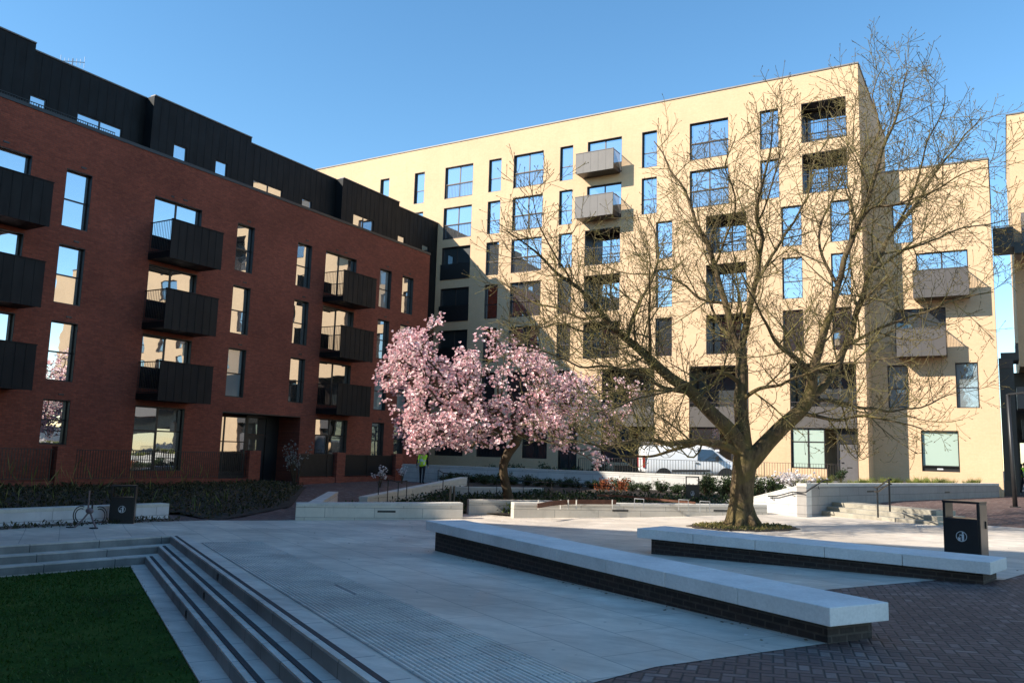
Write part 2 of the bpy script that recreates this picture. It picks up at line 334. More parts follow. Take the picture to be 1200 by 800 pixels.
M['clear_lens'] = plain('clear_lamp_lens', (0.6, 0.6, 0.6), 0.1)
M['hivis'] = plain('hi_vis_yellow', (0.55, 0.78, 0.04), 0.7, 0, 0.08)
M['silver'] = plain('silver_reflective_tape', (0.62, 0.62, 0.60), 0.4)
M['navy'] = plain('dark_navy_cloth', (0.012, 0.013, 0.02), 0.9, 0, 0.2)
M['skin'] = plain('skin', (0.52, 0.32, 0.24), 0.55, 0, 0.05)
M['hair'] = plain('dark_hair', (0.02, 0.014, 0.01), 0.7)
M['timber'] = plain('weathered_timber', (0.20, 0.12, 0.06), 0.8, 0, .2)
M['rust'] = plain('rusted_steel_edging', (0.115, 0.046, 0.026), 0.8, 0.1, 0.35, 6, 0.3)
M['pinkmetal'] = plain('worn_pinkish_metal', (0.20, 0.15, 0.15), 0.5, 0.3, 0.2)
M['binmetal'] = plain('bin_black_paint', (0.013, 0.013, 0.014), 0.33, 0.0, 0.2, 3)
M['emblem'] = plain('pale_grey_emblem', (0.55, 0.56, 0.58), 0.6)
M['bronze'] = plain('brown_bin_side', (0.16, 0.115, 0.09), 0.35, 0.5, 0.1)
M['white'] = plain('white_board', (0.7, 0.7, 0.7), 0.6)
M['aerial'] = plain('aerial_metal', (0.35, 0.36, 0.38), 0.4, 0.6)
# ------------------------------------------------------------------ terrain
E0 = V((-17.03, 13.25, 0)); ED = V((0.8506, -0.5258, 0)); EN = V((-0.5258, -0.8506, 0))      # top step edge, and towards the lawn
LD = V((-0.2095, -0.978, 0)); LN = V((0.978, -0.2095, 0))                                      # side flight
def base(x): return 0.024 * (clamp(x, -24, 16) + 1.6)
def upper(x): return clamp(0.92 + 0.042 * (x + 6), -0.05, 0.95)
def H(x, y):
    b = base(x)
    t = smooth01((-19.5 - x) / 7.5); b = b * (1 - t) + (-0.03) * t
    s = smooth01((y - 26.5) / 9.0) * (1 - smooth01((x + 7.5) / 1.5)); b = b * (1 - s) + max(b, 0.10) * s
    v = x * 0.525 + y * 0.851 - 24.2
    r = smooth01((x + 6.5) / 1.0) * smooth01((v + 1.5 + 0.0) / 7.0); b = b + r * (0.33 - b)
    return b
def clip_poly_grid(poly, zf, step=1.0, name='x', mat=None):
    bm = bmesh.new(); vs = [bm.verts.new((x, y, 0)) for x, y in poly]; bm.faces.new(vs)
    bmesh.ops.triangulate(bm, faces=bm.faces[:])
    xs = [p[0] for p in poly]; ys = [p[1] for p in poly]
    def lines(a, b):
        out = []; c = math.ceil(max(a, -46) / step) * step
        while c < min(b, 62): out.append(c); c += step
        return out
    for c in lines(min(xs), max(xs)):
        bmesh.ops.bisect_plane(bm, geom=bm.verts[:] + bm.edges[:] + bm.faces[:], plane_co=(c, 0, 0), plane_no=(1, 0, 0))
    for c in lines(min(ys), max(ys)):
        bmesh.ops.bisect_plane(bm, geom=bm.verts[:] + bm.edges[:] + bm.faces[:], plane_co=(0, c, 0), plane_no=(0, 1, 0))
    for v in bm.verts: v.co.z = zf(v.co.x, v.co.y)
    bmesh.ops.recalc_face_normals(bm, faces=bm.faces[:])
    if sum(f.normal.z for f in bm.faces) < 0: bmesh.ops.reverse_faces(bm, faces=bm.faces[:])
    me = bpy.data.meshes.new(name); bm.to_mesh(me); bm.free(); me.materials.append(mat)
    for p in me.polygons: p.use_smooth = True
    o = bpy.data.objects.new(name, me); COL.objects.link(o); return o
def inside(x, y, poly):
    c = False; j = len(poly) - 1
    for i in range(len(poly)):
        xi, yi = poly[i]; xj, yj = poly[j]
        if (yi > y) != (yj > y) and x < (xj - xi) * (y - yi) / (yj - yi) + xi: c = not c
        j = i
    return c
BEDP = [(-22.2, 8.0), (-22.1, 17.4), (-20.3, 17.4), (-22.4, 22.5), (-27.6, 28.6), (-29.2, 28.6), (-29.2, 2.0), (-22.2, 2.0)]
def under(x, y): return (y > 22.5 and x < -2.5 and inside(x, y, [(p.x, p.y) for p in pp])) or inside(x, y, BEDP)
g = MB(); g.q((-900, -900, -1.6), (900, -900, -1.6), (900, 900, -1.6), (-900, 900, -1.6))
tag(g.build('ground', M['ground']), kind='structure')
tE = lambda t, d=0.0: E0 + ED * t + EN * d
# pale stone plaza laid on the brick pavement
pp = [tE(0.0), tE(15.95), V((-2.72, 7.25, 0)), V((-1.55, 9.2, 0)), V((-3.5, 11.0, 0)), V((-1.0, 15.0, 0)), V((-0.1, 15.6, 0)), V((0.45, 17.6, 0)), V((9.5, 23.0, 0)), V((-1.3, 29.4, 0)),
      V((-6.3, 31.6, 0)), V((-9.9, 31.75, 0)), V((-14.5, 25.3, 0)), V((-16.5, 25.8, 0)), V((-16.6, 22.3, 0)), V((-18.9, 18.6, 0)), V((-20.4, 17.2, 0)), V((-21.25, 14.3, 0)), V((-21.0, -2.0, 0)), E0 + LD * 15.5]
pts = [tE(0), tE(36.5), V((14, -40, 0)), V((70, -40, 0)), V((70, 62, 0)), V((-46, 62, 0)), V((-46, -3, 0)), E0 + LD * 17.0]
tag(clip_poly_grid([(p.x, p.y) for p in pts], lambda x, y: H(x, y) - (.045 if under(x, y) else 0), 1.0, 'pavement', M['pavers']), kind='structure')
tag(clip_poly_grid([(p.x, p.y) for p in pp], lambda x, y: H(x, y) + 0.006, 1.0, 'plaza', M['plaza']), kind='structure')
# upper street behind the retaining wall
tag(clip_poly_grid([(-32, 37.2), (-5.9, 37.2), (-5.9, 58), (-32, 58)], lambda x, y: upper(x), 1.0, 'road', M['road']), kind='structure')
# terrace bed in front of the cream blocks
tag(clip_poly_grid([(-6.0, 31.2), (-0.35, 48.9), (-6.05, 48.9)], lambda x, y: 0.93, 1.0, 'terrace', M['soil']), kind='structure')
# beds
tag(clip_poly_grid([(-22.2, 8.0), (-22.1, 17.4), (-20.3, 17.4), (-22.4, 22.5), (-27.6, 28.6), (-29.2, 28.6), (-29.2, 2.0), (-22.2, 2.0)], lambda x, y: H(x, y) + 0.010 + 0.14 * smooth01((-21.0 - x) / 2.5) * smooth01(((-20.3 - x) * .838 - (y - 17.4) * .546 - .1) / 1.6), 1.0, 'bed_soil', M['soil']), kind='structure')
tag(clip_poly_grid([(-18.6, 19.2), (-16.2, 22.6), (-16.4, 25.0), (-14.0, 24.3), (-7.9, 30.0), (-8.4, 36.9), (-24.0, 36.9), (-20.6, 28.0), (-21.3, 22.0)], lambda x, y: H(x, y) + 0.06 + 0.16 * smooth01((y - 24) / 5), 1.0, 'garden_soil', M['soil']), kind='structure')

# ------------------------------------------------------------------ lawn, steps
def lz(x): return base(x) - 0.50
fe = 0.305
def cornerpt(d, dl):     # intersection of E line at offset d and L line at offset dl
    # E0+EN*d+ED*a = E0+LN*dl+LD*b
    A_ = EN * d - LN * dl; det = ED.x * (-LD.y) - (-LD.x) * ED.y
    a = (-A_.x * (-LD.y) - (-LD.x) * (-A_.y)) / det
    return E0 + EN * d + ED * a
tl = 0.45
cs = [cornerpt(fe * k, tl * k) for k in range(4)]
lw = [cornerpt(fe * 2 + 0.30, tl * 2 + 0.10), cornerpt(fe * 2 + 0.30, tl * 2 + 0.10) + ED * 34, V((14, -14, 0)), V((-19, -14, 0)), cornerpt(fe * 2 + 0.30, tl * 2 + 0.10) + LD * 22]
tag(clip_poly_grid([(p.x, p.y) for p in lw], lambda x, y: lz(x), 1.0, 'lawn', M['lawn']), kind='structure')
gb = MB()
c3 = lw[0]
for i in range(52000):
    t = random.random() ** 1.2 * 17; d = -.035 + random.random() ** 0.8 * 8.5
    p = c3 + ED * t + EN * d
    if (p - c3).dot(LN) < -0.02 or p.y < 1.2: continue
    x, y = p.x, p.y; h = random.uniform(0.02, 0.05); a = random.uniform(0, 6.28); wd = 0.006 + 0.0006 * (p - EYE).length; ca, sa = cos(a) * wd, sin(a) * wd
    z = lz(x) - 0.004; lx, ly = random.gauss(0, 0.018), random.gauss(0, 0.018)
    gb.q((x - ca, y - sa, z), (x + ca, y + sa, z), (x + lx, y + ly, z + h))
tag(gb.build('grass', M['blade']), kind='stuff')

st = thing('stone_steps', 'three wide grey stone steps with dark nosing strips leading down to the lawn', 'steps', tuple(E0))
def levelz(k, off=0.0): return lambda x, y: base(x) - 0.16 * k + off
for k in range(3):
    b = MB(); n0, n1 = cs[k], cs[k + 1] if k < 2 else cornerpt(fe * 2 + 0.305, tl * 2 + 0.02)
    # this riser's stone course (top at level k) seen from the lawn: right flight
    far0, far1 = n0 + ED * 34, n0 + ED * 34 + EN * fe
    top = levelz(k + 1); bot = lambda x, y: base(x) - 0.95
    nxt = cornerpt(fe * (k + 1), tl * (k + 1)) if k < 2 else n1
    b.prism([(p.x, p.y) for p in (n0, nxt, nxt + ED * 33.6, n0 + ED * 33.6)], bot, levelz(k + 1, 0.0 if k < 2 else 0.0))
    step = b.build('step', M['step'], st)
    rs = MB(); q0, q1 = n0 + EN * .0008 + ED * .01, n0 + ED * 33.6 + EN * .0008; dz = .158  # thin facing slab, coloured darker than the treads
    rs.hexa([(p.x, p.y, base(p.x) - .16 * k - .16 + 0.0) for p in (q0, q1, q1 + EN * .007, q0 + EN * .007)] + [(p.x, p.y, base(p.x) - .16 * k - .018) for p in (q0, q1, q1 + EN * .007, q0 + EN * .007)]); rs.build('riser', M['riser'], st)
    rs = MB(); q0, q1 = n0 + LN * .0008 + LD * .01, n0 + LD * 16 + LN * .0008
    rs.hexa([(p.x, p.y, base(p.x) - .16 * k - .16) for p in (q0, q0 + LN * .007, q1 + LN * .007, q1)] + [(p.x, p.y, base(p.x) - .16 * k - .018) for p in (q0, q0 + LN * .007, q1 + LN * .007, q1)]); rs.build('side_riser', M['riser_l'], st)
    s2 = MB()
    if k < 2:
        s2.prism([(p.x, p.y) for p in (n0, n0 + LD * 16, nxt + LD * 16, nxt)], bot, levelz(k + 1))
        s2.build('side_step', M['step_l'], st)
    # dark strip let into the nosing of the course above this riser
    e = n0 - EN * 0.075; ns = MB(); q = cornerpt(fe * k - 0.075, tl * k) + ED * 0.10
    ns.prism([(p.x, p.y) for p in (q, q + ED * 33.6, q + ED * 33.6 - EN * 0.06, q - EN * 0.06)][::-1], levelz(k, 0.002), levelz(k, 0.0125))
    ns.build('nosing_strip', M['nosing'], step)
    for tt in ((7.1, 15.45) if k == 0 else (7.35 - 0.05 * k,)):
        c = n0 + ED * (tt - 0.0); lb = MB()
        def Pf(u, z, d, c=c, k=k): p = c + ED * u + EN * d; return V((p.x, p.y, base(p.x) - 0.16 * k - 0.08 + z))
        for (u0, u1, z0, z1) in ((-.055, .055, .038, .052), (-.055, .055, -.052, -.038), (-.055, -.041, -.038, .038), (.041, .055, -.038, .038)): lb.pbox(Pf, u0, u1, z0, z1, 0.020, -0.01)
        lb.pbox(Pf, -.04, .04, -.037, .037, 0.012, -0.01)
        lb.build('step_light', M['frame'], step)
b = MB(); n0 = cs[0]; b.prism([(p.x, p.y) for p in (n0 - EN * .34 + ED * .1, n0 - LN * .0 + EN * 0.0, n0 + ED * 34, n0 + ED * 34 - EN * .34)], lambda x, y: base(x) - .95, lambda x, y: base(x) + .0085); b.build('top_course', M['step'], st)
b = MB(); b.prism([(p.x, p.y) for p in (n0 - EN * .34 + ED * .1, n0 - LN * .36, n0 - LN * .36 + LD * 16, n0 + LD * 16, n0)], lambda x, y: base(x) - .95, lambda x, y: base(x) + .0088); b.build('side_course', M['step_l'], st)
# dark sheet added under the tactile ribs to darken the grooves between them
tp = MB(); q_ = [tE(2.0, -.40), tE(2.2, -1.62), tE(15.55, -1.62), tE(15.55, -.40)]; tpb = [(p.x, p.y, base(p.x) + .0095) for p in q_]; bs = MB(); bs.q(*tpb[::-1]); tag(bs.build('dark_groove_sheet', M['riser']), kind='structure')
for i in range(22):
    d = -0.44 - i * 0.054
    a = tE(2.2 + 0.0, d); bq = tE(15.5, d); n = 13
    for j in range(n):
        p0 = a.lerp(bq, j / n + 0.0008); p1 = a.lerp(bq, (j + 1) / n - 0.0008)
        if noise.noise((i * .7, j * 1.3, 0)) > 0.62: continue
        z0, z1 = base(p0.x) + 0.012, base(p1.x) + 0.012; o = EN * 0.0185; hh = 0.007
        tp.hexa([(p0 - o).to_tuple()[:2] + (z0 - .004,), (p1 - o).to_tuple()[:2] + (z1 - .004,), (p1 + o).to_tuple()[:2] + (z1 - .004,), (p0 + o).to_tuple()[:2] + (z0 - .004,),
                 (p0 - o * .6).to_tuple()[:2] + (z0 + hh,), (p1 - o * .6).to_tuple()[:2] + (z1 + hh,), (p1 + o * .6).to_tuple()[:2] + (z1 + hh,), (p0 + o * .6).to_tuple()[:2] + (z0 + hh,)])
tag(tp.build('tactile_paving', M['tactile']), kind='structure')
# ------------------------------------------------------------------ facades
def facade(mb, P, u0, u1, z0, z1, holes):
    us = sorted({u0, u1} | {h[0] for h in holes} | {h[1] for h in holes}); zs = sorted({z0, z1} | {h[2] for h in holes} | {h[3] for h in holes})
    us = [u for u in us if u0 <= u <= u1]; zs = [z for z in zs if z0 <= z <= z1]
    for i in range(len(us) - 1):
        # merge vertical runs
        run = None
        for j in range(len(zs) - 1):
            uc, zc = (us[i] + us[i + 1]) / 2, (zs[j] + zs[j + 1]) / 2
            inside = any(h[0] < uc < h[1] and h[2] < zc < h[3] for h in holes)
            if not inside and run is None: run = zs[j]
            if run is not None and (inside or j == len(zs) - 2):
                e = zs[j] if inside else zs[j + 1]
                mb.q(P(us[i], run, 0), P(us[i + 1], run, 0), P(us[i + 1], e, 0), P(us[i], e, 0)); run = None
    for (a, b, c, d, dep) in holes:
        mb.q(P(a, c, 0), P(a, c, dep), P(a, d, dep), P(a, d, 0)); mb.q(P(b, c, dep), P(b, c, 0), P(b, d, 0), P(b, d, dep))
        mb.q(P(a, c, 0), P(b, c, 0), P(b, c, dep), P(a, c, dep)); mb.q(P(a, d, dep), P(b, d, dep), P(b, d, 0), P(a, d, 0))
RW = random.Random(3)
def window(P, parent, u0, u1, z0, z1, dep, kind='single', fr='frame', gl='glass', liner=0.0, rail=None, fw=0.055, label=None, tz=0.5, slim=False):
    """a frame with its panes; dep = depth of the frame's face behind the wall"""
    f = MB(); a, b, c, d = u0 + .003, u1 - .003, z0 + .003, z1 - .003
    if liner:
        for (x0, x1, y0, y1) in ((a, a + .02, c, d), (b - .02, b, c, d), (a + .02, b - .02, d - .02, d), (a + .02, b - .02, c, c + .025)): f.pbox(P, x0, x1, y0, y1, liner, dep)
    d0, d1 = dep, dep + 0.07
    f.pbox(P, a, a + fw, c, d, d0, d1); f.pbox(P, b - fw, b, c, d, d0, d1)
    f.pbox(P, a + fw, b - fw, d - fw, d, d0, d1); f.pbox(P, a + fw, b - fw, c, c + fw, d0, d1)
    cols = [(a + fw, b - fw)]; md = fw
    if kind in ('double', 'double_plain', 'door2'):
        mid = (a + b) / 2; f.pbox(P, mid - md * .7, mid + md * .7, c + fw, d - fw, d0, d1); cols = [(a + fw, mid - md * .7), (mid + md * .7, b - fw)]
    if kind == 'triple':
        t1, t2 = a + (b - a) / 3, a + (b - a) * 2 / 3
        for t in (t1, t2): f.pbox(P, t - md / 2, t + md / 2, c + fw, d - fw, d0, d1)
        cols = [(a + fw, t1 - md / 2), (t1 + md / 2, t2 - md / 2), (t2 + md / 2, b - fw)]
    rows = [(c + fw, d - fw)]
    if kind in ('single', 'double', 'triple', 'door2'):
        tr = c + (d - c) * tz
        for (x0, x1) in cols: f.pbox(P, x0, x1, tr - md * .5, tr + md * .5, d0, d1)
        rows = [(c + fw, tr - md * .5), (tr + md * .5, d - fw)]
    o = f.build('window', M[fr], parent)
    if label: o['label'] = label
    pn = MB(); e = 0.025
    for (x0, x1) in cols:
        for (y0, y1) in rows:
            g = [RW.uniform(-.006, .006) for _ in range(3)]
            pn.q(P(x0, y0, d0 + e + g[0]), P(x1, y0, d0 + e + g[1]), P(x1, y1, d0 + e + g[2]), P(x0, y1, d0 + e + g[0] + g[2] - g[1]))
    glm = gl if isinstance(gl, str) else RW.choice(gl)
    pn.build('pane', M[glm], o)
    if rail == 'juliet':
        r = MB(); r.pbox(P, u0 + .003, u1 - .003, z0 + 1.05, z0 + 1.09, dep - 0.09, dep - 0.05); r.pbox(P, u0 + .003, u1 - .003, z0 + .06, z0 + .09, dep - 0.085, dep - 0.055)
        n = max(2, int((u1 - u0) / 0.12))
        for i in range(1, n): u = u0 + (u1 - u0) * i / n; r.pbox(P, u - .006, u + .006, z0 + .09, z0 + 1.05, dep - .076, dep - .064)
        r.build('guard_rail', M[fr], o)
    if rail == 'glassbox':
        r = MB(); r.cm = 0; r.pbox(P, u0 - .06, u1 + .02, z0 - .03, z0 + 1.05, -0.05, -0.012); r.pbox(P, u0 - .07, u1 + .03, z0 + 1.05, z0 + 1.09, -0.06, -0.002)
        r.build('guard_rail', M['frame'], o)
    return o
def seam_panel(mb, P, u0, u1, z0, z1, d0, d1, step=0.42, rib=0.011, start=0.0):
    mb.pbox(P, u0, u1, z0, z1, d0, d1)
    n = max(1, int(round((u1 - u0) / step)))
    for i in range(1, n): u = u0 + (u1 - u0) * i / n; mb.pbox(P, u - .009, u + .009, z0 + .005, z1 - .005, d0 - rib, d0 - .0005)
def railing(mb, a, b, h, z_of, step=0.11, r=0.007, posts=1.6, top=0.022):
    a = V(a); b = V(b); L = (b - a).length; n = int(L / step)
    za, zb = z_of(a), z_of(b)
    mb.bar(V((a.x, a.y, za + h)), V((b.x, b.y, zb + h)), top * 2, top); mb.bar(V((a.x, a.y, za + .08)), V((b.x, b.y, zb + .08)), top * 1.4, top)
    for i in range(n + 1):
        p = a.lerp(b, i / n); z = z_of(p); post = posts and abs((i * step) % posts) < step * .5
        rr = r * 2.2 if post else r
        mb.bar(V((p.x, p.y, z + (-.02 if post else .09))), V((p.x, p.y, z + h - .01)), rr * 2, rr * 2)

# ======================= red brick block on the left
XR = -31.12
Pr = lambda u, z, d: V((XR - d, u, z))
red = thing('red_brick_block', 'long red brick apartment block with black clad top storey and box balconies', 'building', (XR, 30, 0))
rows = [(10.03, 12.34), (7.02, 9.33), (4.03, 6.33)]
holes = []; wins = []
singles = [(18.07, 19.15), (26.56, 27.64), (30.53, 31.58), (37.19, 38.27), (39.32, 40.42), (9.6, 10.7)]
for ri, (c, d) in enumerate(rows):
    for (a, b) in singles: holes.append((a, b, c, d, .30)); wins.append((a, b, c, d, 'single'))
    for (a, b) in ((22.02, 24.50), (32.62, 35.12), (14.1, 16.72)): holes.append((a, b, c + .02, d + .03, .30)); wins.append((a, b, c + .02, d + .03, 'double_plain'))
gf = [(18.07, 19.15, 1.62, 3.33, 'single'), (21.97, 24.43, .62, 3.33, 'double'), (32.60, 35.08, 1.02, 3.33, 'double'), (37.16, 38.24, 1.02, 3.33, 'single'), (39.2, 40.1, 1.02, 3.33, 'single'), (14.1, 16.4, .62, 3.33, 'double')]
for (a, b, c, d, k) in gf: holes.append((a, b, c, d, .30)); wins.append((a, b, c, d, k))
ENT = (26.50, 31.48, -0.1, 3.34); holes.append(ENT + (2.2,))
wl = MB(); facade(wl, Pr, -1.15, 42.0, -1.6, 14.17, holes)
wl.cm = 1
wl.q((XR, 42.0, -1.6), (XR - 3.0, 42.0, -1.6), (XR - 3.0, 42.0, 14.17), (XR, 42.0, 14.17)); wl.q((XR - 16, -1.15, -1.6), (XR, -1.15, -1.6), (XR, -1.15, 14.17), (XR - 16, -1.15, 14.17))
wl.cm = 0; wl.q((XR - 16, 47, -1.6), (XR - 16, -1.15, -1.6), (XR - 16, -1.15, 14.1), (XR - 16, 47, 14.1))
# entrance back wall, parapet back
wl.q(Pr(26.5, -.1, 2.2), Pr(31.48, -.1, 2.2), Pr(31.48, 3.34, 2.2), Pr(26.5, 3.34, 2.2)); wl.q(Pr(42, 13.6, .35), Pr(-1.15, 13.6, .35), Pr(-1.15, 14.17, .35), Pr(42, 14.17, .35))
# small vent slots above the windows
wl.build('wall', [M['red'], M['red_y']], red)
for (a, b, c, d, k) in wins:
    dbl = k != 'single'; tz = 0.49 if c > 2 else (0.62 if dbl else .55)
    window(Pr, red, a, b, c, d, 0.20, k, 'frame', 'glass_red' if not (k == 'single' and RW.random() < .22) else 'blind2', liner=0.012, fw=0.06, tz=tz)
for (a, b, c, d, k) in wins:
    if c > 1.8 or k == 'single':
        v = MB(); u = a + (b - a) * .62; v.pbox(Pr, u - .11, u + .11, d + .17, d + .235, -.02, .05)
        v.build('vent', M['frame'], red)
        if k != 'single': v = MB(); v.pbox(Pr, u - .75, u - .6, d + .15, d + .22, -.02, .05); v.build('vent', M['frame'], red)
cop = MB(); cop.pbox(Pr, -1.15, 42.03, 14.17, 14.31, -.035, .39); cop.build('coping', M['frame'], red)
tr = MB(); railing(tr, (XR - .62, 7.0, 0), (XR - .62, 20.3, 0), .62, lambda p: 14.05, .10, .008, 2.0); tr.build('terrace_railing', M['frame'], red)
tr = MB(); railing(tr, (XR - .62, 21.0, 0), (XR - .62, 41.9, 0), .42, lambda p: 14.05, .10, .008, 2.0); tr.build('terrace_railing', M['frame'], red)
rf = MB(); rf.q((XR - .3, -1.1, 14.02), (XR - .3, 42, 14.02), (XR - 3.2, 42, 14.02), (XR - 3.2, -1.1, 14.02)); rf.box(XR - 16, XR - 3.3, -1.0, 46.9, 17.5, 17.72); rf.build('roof', M['coping'], red)
# attic storey in black cladding, set back, with three boxes standing forward
XA = -34.2; XB = -33.62
Pa = lambda u, z, d: V((XA - d, u, z)); Pb = lambda u, z, d: V((XB - d, u, z))
boxes = [(-1.1, 17.72), (23.30, 29.20), (36.32, 41.78)]
aw = [(17.98, 18.70, 'b'), (20.06, 22.22, 'm'), (24.55, 25.30, 'b'), (27.02, 27.75, 'b'), (30.02, 32.12, 'm'), (33.65, 34.42, 'm'), (37.40, 39.30, 'b'), (42.5, 43.25, 'm'), (45.2, 45.95, 'm')]
at_ = MB(); hm = [(a, b, 14.9, 15.98, .12) for a, b, k in aw if k == 'm' or a == 17.98]
facade(at_, Pa, -1.1, 46.95, 13.9, 17.87, hm)
u = -1.0
while u < 46.9:
    if not any(a - .02 < u < b + .02 for a, b, *_ in hm) and not any(a < u < b for a, b in boxes): at_.pbox(Pa, u - .009, u + .009, 13.95, 17.75, -.008, .0)
    elif any(a - .02 < u < b + .02 for a, b, *_ in hm) and not any(a < u < b for a, b in boxes): at_.pbox(Pa, u - .009, u + .009, 16.0, 17.75, -.008, .0)
    u += .43
at_.q((XA, 46.95, -1.5), (XA - 8, 46.95, -1.5), (XA - 8, 46.95, 17.87), (XA, 46.95, 17.87)); at_.box(XA - 11.6, XA - 11.5, -1.1, 46.9, 13.9, 17.87)
at_.q((XA, -1.1, 13.9), (XA, -1.1, 17.87), (XA - 11.6, -1.1, 17.87), (XA - 11.6, -1.1, 13.9))
at_.build('attic', M['clad'], red)
lk = MB(); lk.q(Pa(42.003, -1.5, .001), Pa(46.95, -1.5, .001), Pa(46.95, 13.9, .001), Pa(42.003, 13.9, .001)); lk.q((XR - 3.0, 42.002, -1.5), (XA, 42.002, -1.5), (XA, 42.002, 14.17), (XR - 3.0, 42.002, 14.17)); lk.build('link_wall', M['clad'], red)
for (a, b) in boxes:
    bx = MB(); hs = [(p, q, 14.9, 16.02, .12) for p, q, k in aw if k == 'b' and a < p < b]
    facade(bx, Pb, a, b, 13.9, 17.90, hs)
    bx.q((XB, a, 13.9), (XA, a, 13.9), (XA, a, 17.9), (XB, a, 17.9)); bx.q((XB, b, 13.9), (XA, b, 13.9), (XA, b, 17.9), (XB, b, 17.9)); bx.q((XB, a, 17.9), (XB, b, 17.9), (XA - .4, b, 17.9), (XA - .4, a, 17.9))
    bx.q((XA - .4, a, 17.9), (XA - .4, b, 17.9), (XA - .4, b, 17.5), (XA - .4, a, 17.5))
    u = a + .43
    while u < b - .1:
        ov = [h for h in hs if h[0] - .02 < u < h[1] + .02]
        bx.pbox(Pb, u - .009, u + .009, 16.04 if ov else 13.95, 17.8, -.008, .0); u += .43
    bx.build('attic_box', M['clad'], red)
for (a, b, k) in aw:
    PP = Pb if (k == 'b' and a != 17.98) else Pa
    window(PP, red, a, b, 14.9, 16.02 if PP is Pb else 15.98, .04, 'double_plain' if b - a > 1.5 else 'plain', 'frame', 'glass_red', fw=.05)
segs = [(-1.1, 17.72, XB), (17.72, 23.3, XA), (23.3, 29.2, XB), (29.2, 36.32, XA), (36.32, 41.78, XB), (41.78, 46.95, XA)]
for (a, b, x) in segs: trim = MB(); trim.box(x - .3, x + .05, a + .001, b - .001, 17.902 if x == XB else 17.872, 17.955 if x == XB else 17.925); trim.build('roof_trim', M['coping'], red)
# balconies: clad front, barred sides
def red_balcony(u0, u1, z1, z0, pr=1.45):
    f = MB(); seam_panel(f, Pr, u0, u1, z0, z1, -pr, -pr + .05, .38)
    f.pbox(Pr, u0 - .012, u1 + .012, z1, z1 + .035, -pr - .03, -pr + .07)
    b = f.build('balcony', M['clad'], red)
    s = MB(); s.pbox(Pr, u0 + .003, u1 - .003, z0 + .04, z0 + .30, -pr + .052, -.003); s.build('balcony_floor', M['clad'], b)
    for uu in (u0 + .02, u1 - .02):
        r = MB(); r.pbox(Pr, uu - .018, uu + .018, z1 - .03, z1 + .01, -pr + .06, -.004); r.pbox(Pr, uu - .015, uu + .015, z0 + .32, z0 + .36, -pr + .06, -.004)
        n = 13
        for i in range(n): d = -pr + .12 + (pr - .16) * i / (n - 1); r.pbox(Pr, uu - .007, uu + .007, z0 + .36, z1 - .03, d - .007, d + .007)
        r.build('balcony_railing', M['frame'], b)
for zt, zb in ((11.12, 9.48), (8.16, 6.50), (5.13, 3.52)):
    red_balcony(21.92, 24.58, zt, zb); red_balcony(32.56, 35.20, zt, zb); red_balcony(13.9, 16.80, zt, zb)
# entrance: glazed screen, door
Pe = lambda u, z, d: V((XR - d, u, z))
window(Pe, red, 26.6, 29.3, .45, 3.2, 1.5, 'double', 'frame', 'glass_red', tz=.55, label='glazed entrance screen beside the door')
dr = MB(); dr.pbox(Pe, 29.42, 30.62, .0, 2.25, 1.56, 1.62); dr.pbox(Pe, 29.3, 29.42, .0, 3.34, 1.5, 1.64); dr.pbox(Pe, 30.62, 31.47, .0, 3.34, 1.5, 1.64); dr.pbox(Pe, 29.42, 30.62, 2.25, 2.36, 1.5, 1.64); dr.pbox(Pe, 29.42, 30.62, 3.2, 3.34, 1.5, 1.64); dr.pbox(Pe, 26.51, 29.3, -.1, .45, 1.5, 1.64)
do = dr.build('door', M['frame'], red); dg = MB(); dg.pbox(Pe, 29.55, 30.5, .25, 2.1, 1.545, 1.559); dg.pbox(Pe, 29.43, 30.61, 2.38, 3.18, 1.55, 1.6); dg.build('pane', M['glass_dim'], do)
hd = MB(); hd.tube([Pe(29.52, .9, 1.50), Pe(29.52, 1.5, 1.50)], .015); hd.build('handle', M['alloy'], do)
ln = MB(); ln.pbox(Pe, 26.505, 31.475, 3.30, 3.336, .004, 2.1); ln.build('soffit', M['frame'], red)
# aerial on the roof
ae = thing('roof_aerial', 'small metal television aerial standing on the black attic roof', 'aerial', (-36, 20.65, 17.7))
a = MB(); a.tube([(-36, 20.65, 17.7), (-36, 20.65, 19.1)], .03); a.build('mast', M['aerial'], ae)
a = MB(); a.bar((-36, 20.1, 18.75), (-36, 21.2, 19.15), .03, .03)
for i in range(7): p = V((-36, 20.1, 18.75)).lerp(V((-36, 21.2, 19.15)), i / 6); h = .28 if i in (0, 6) else .16; a.bar(p - V((0, 0, h)), p + V((0, 0, h)), .014, .014)
a.build('antenna', M['aerial'], ae); a = MB(); a.box(-36.12, -35.92, 20.5, 20.85, 18.2, 18.55); a.build('bracket', M['aerial'], ae)

# ======================= front garden fences of the red block
XF = -29.3
def fence(y0, y1, piers, label, dense=.11, solid=None):
    t = thing('garden_fence', label, 'fence', (XF, (y0 + y1) / 2, 0), group='garden fences along the red block')
    b = MB(); b.box(XF - .11, XF + .11, y0, y1, -.6, .345); b.build('base_wall', M['red'], t)
    cuts = sorted([y0] + [p for pp in piers for p in pp] + [y1])
    for (a, c) in piers: p = MB(); p.box(XF - .17, XF + .17, a, c, -.6, 1.58); p.build('pier', M['red'], t)
    for i in range(0, len(cuts) - 1, 2):
        a, c = cuts[i], cuts[i + 1]
        if c - a < .3: continue
        r = MB(); railing(r, (XF, a + .02, 0), (XF, c - .02, 0), 1.12, lambda p: .35, dense, .009, 1.9); r.build('railing_panel', M['frame'], t)
        if solid and a in solid:
            r = MB(); r.box(XF - .06, XF - .045, a + .05, c - .05, .40, 1.45); r.build('screen_panel', M['frame'], t)
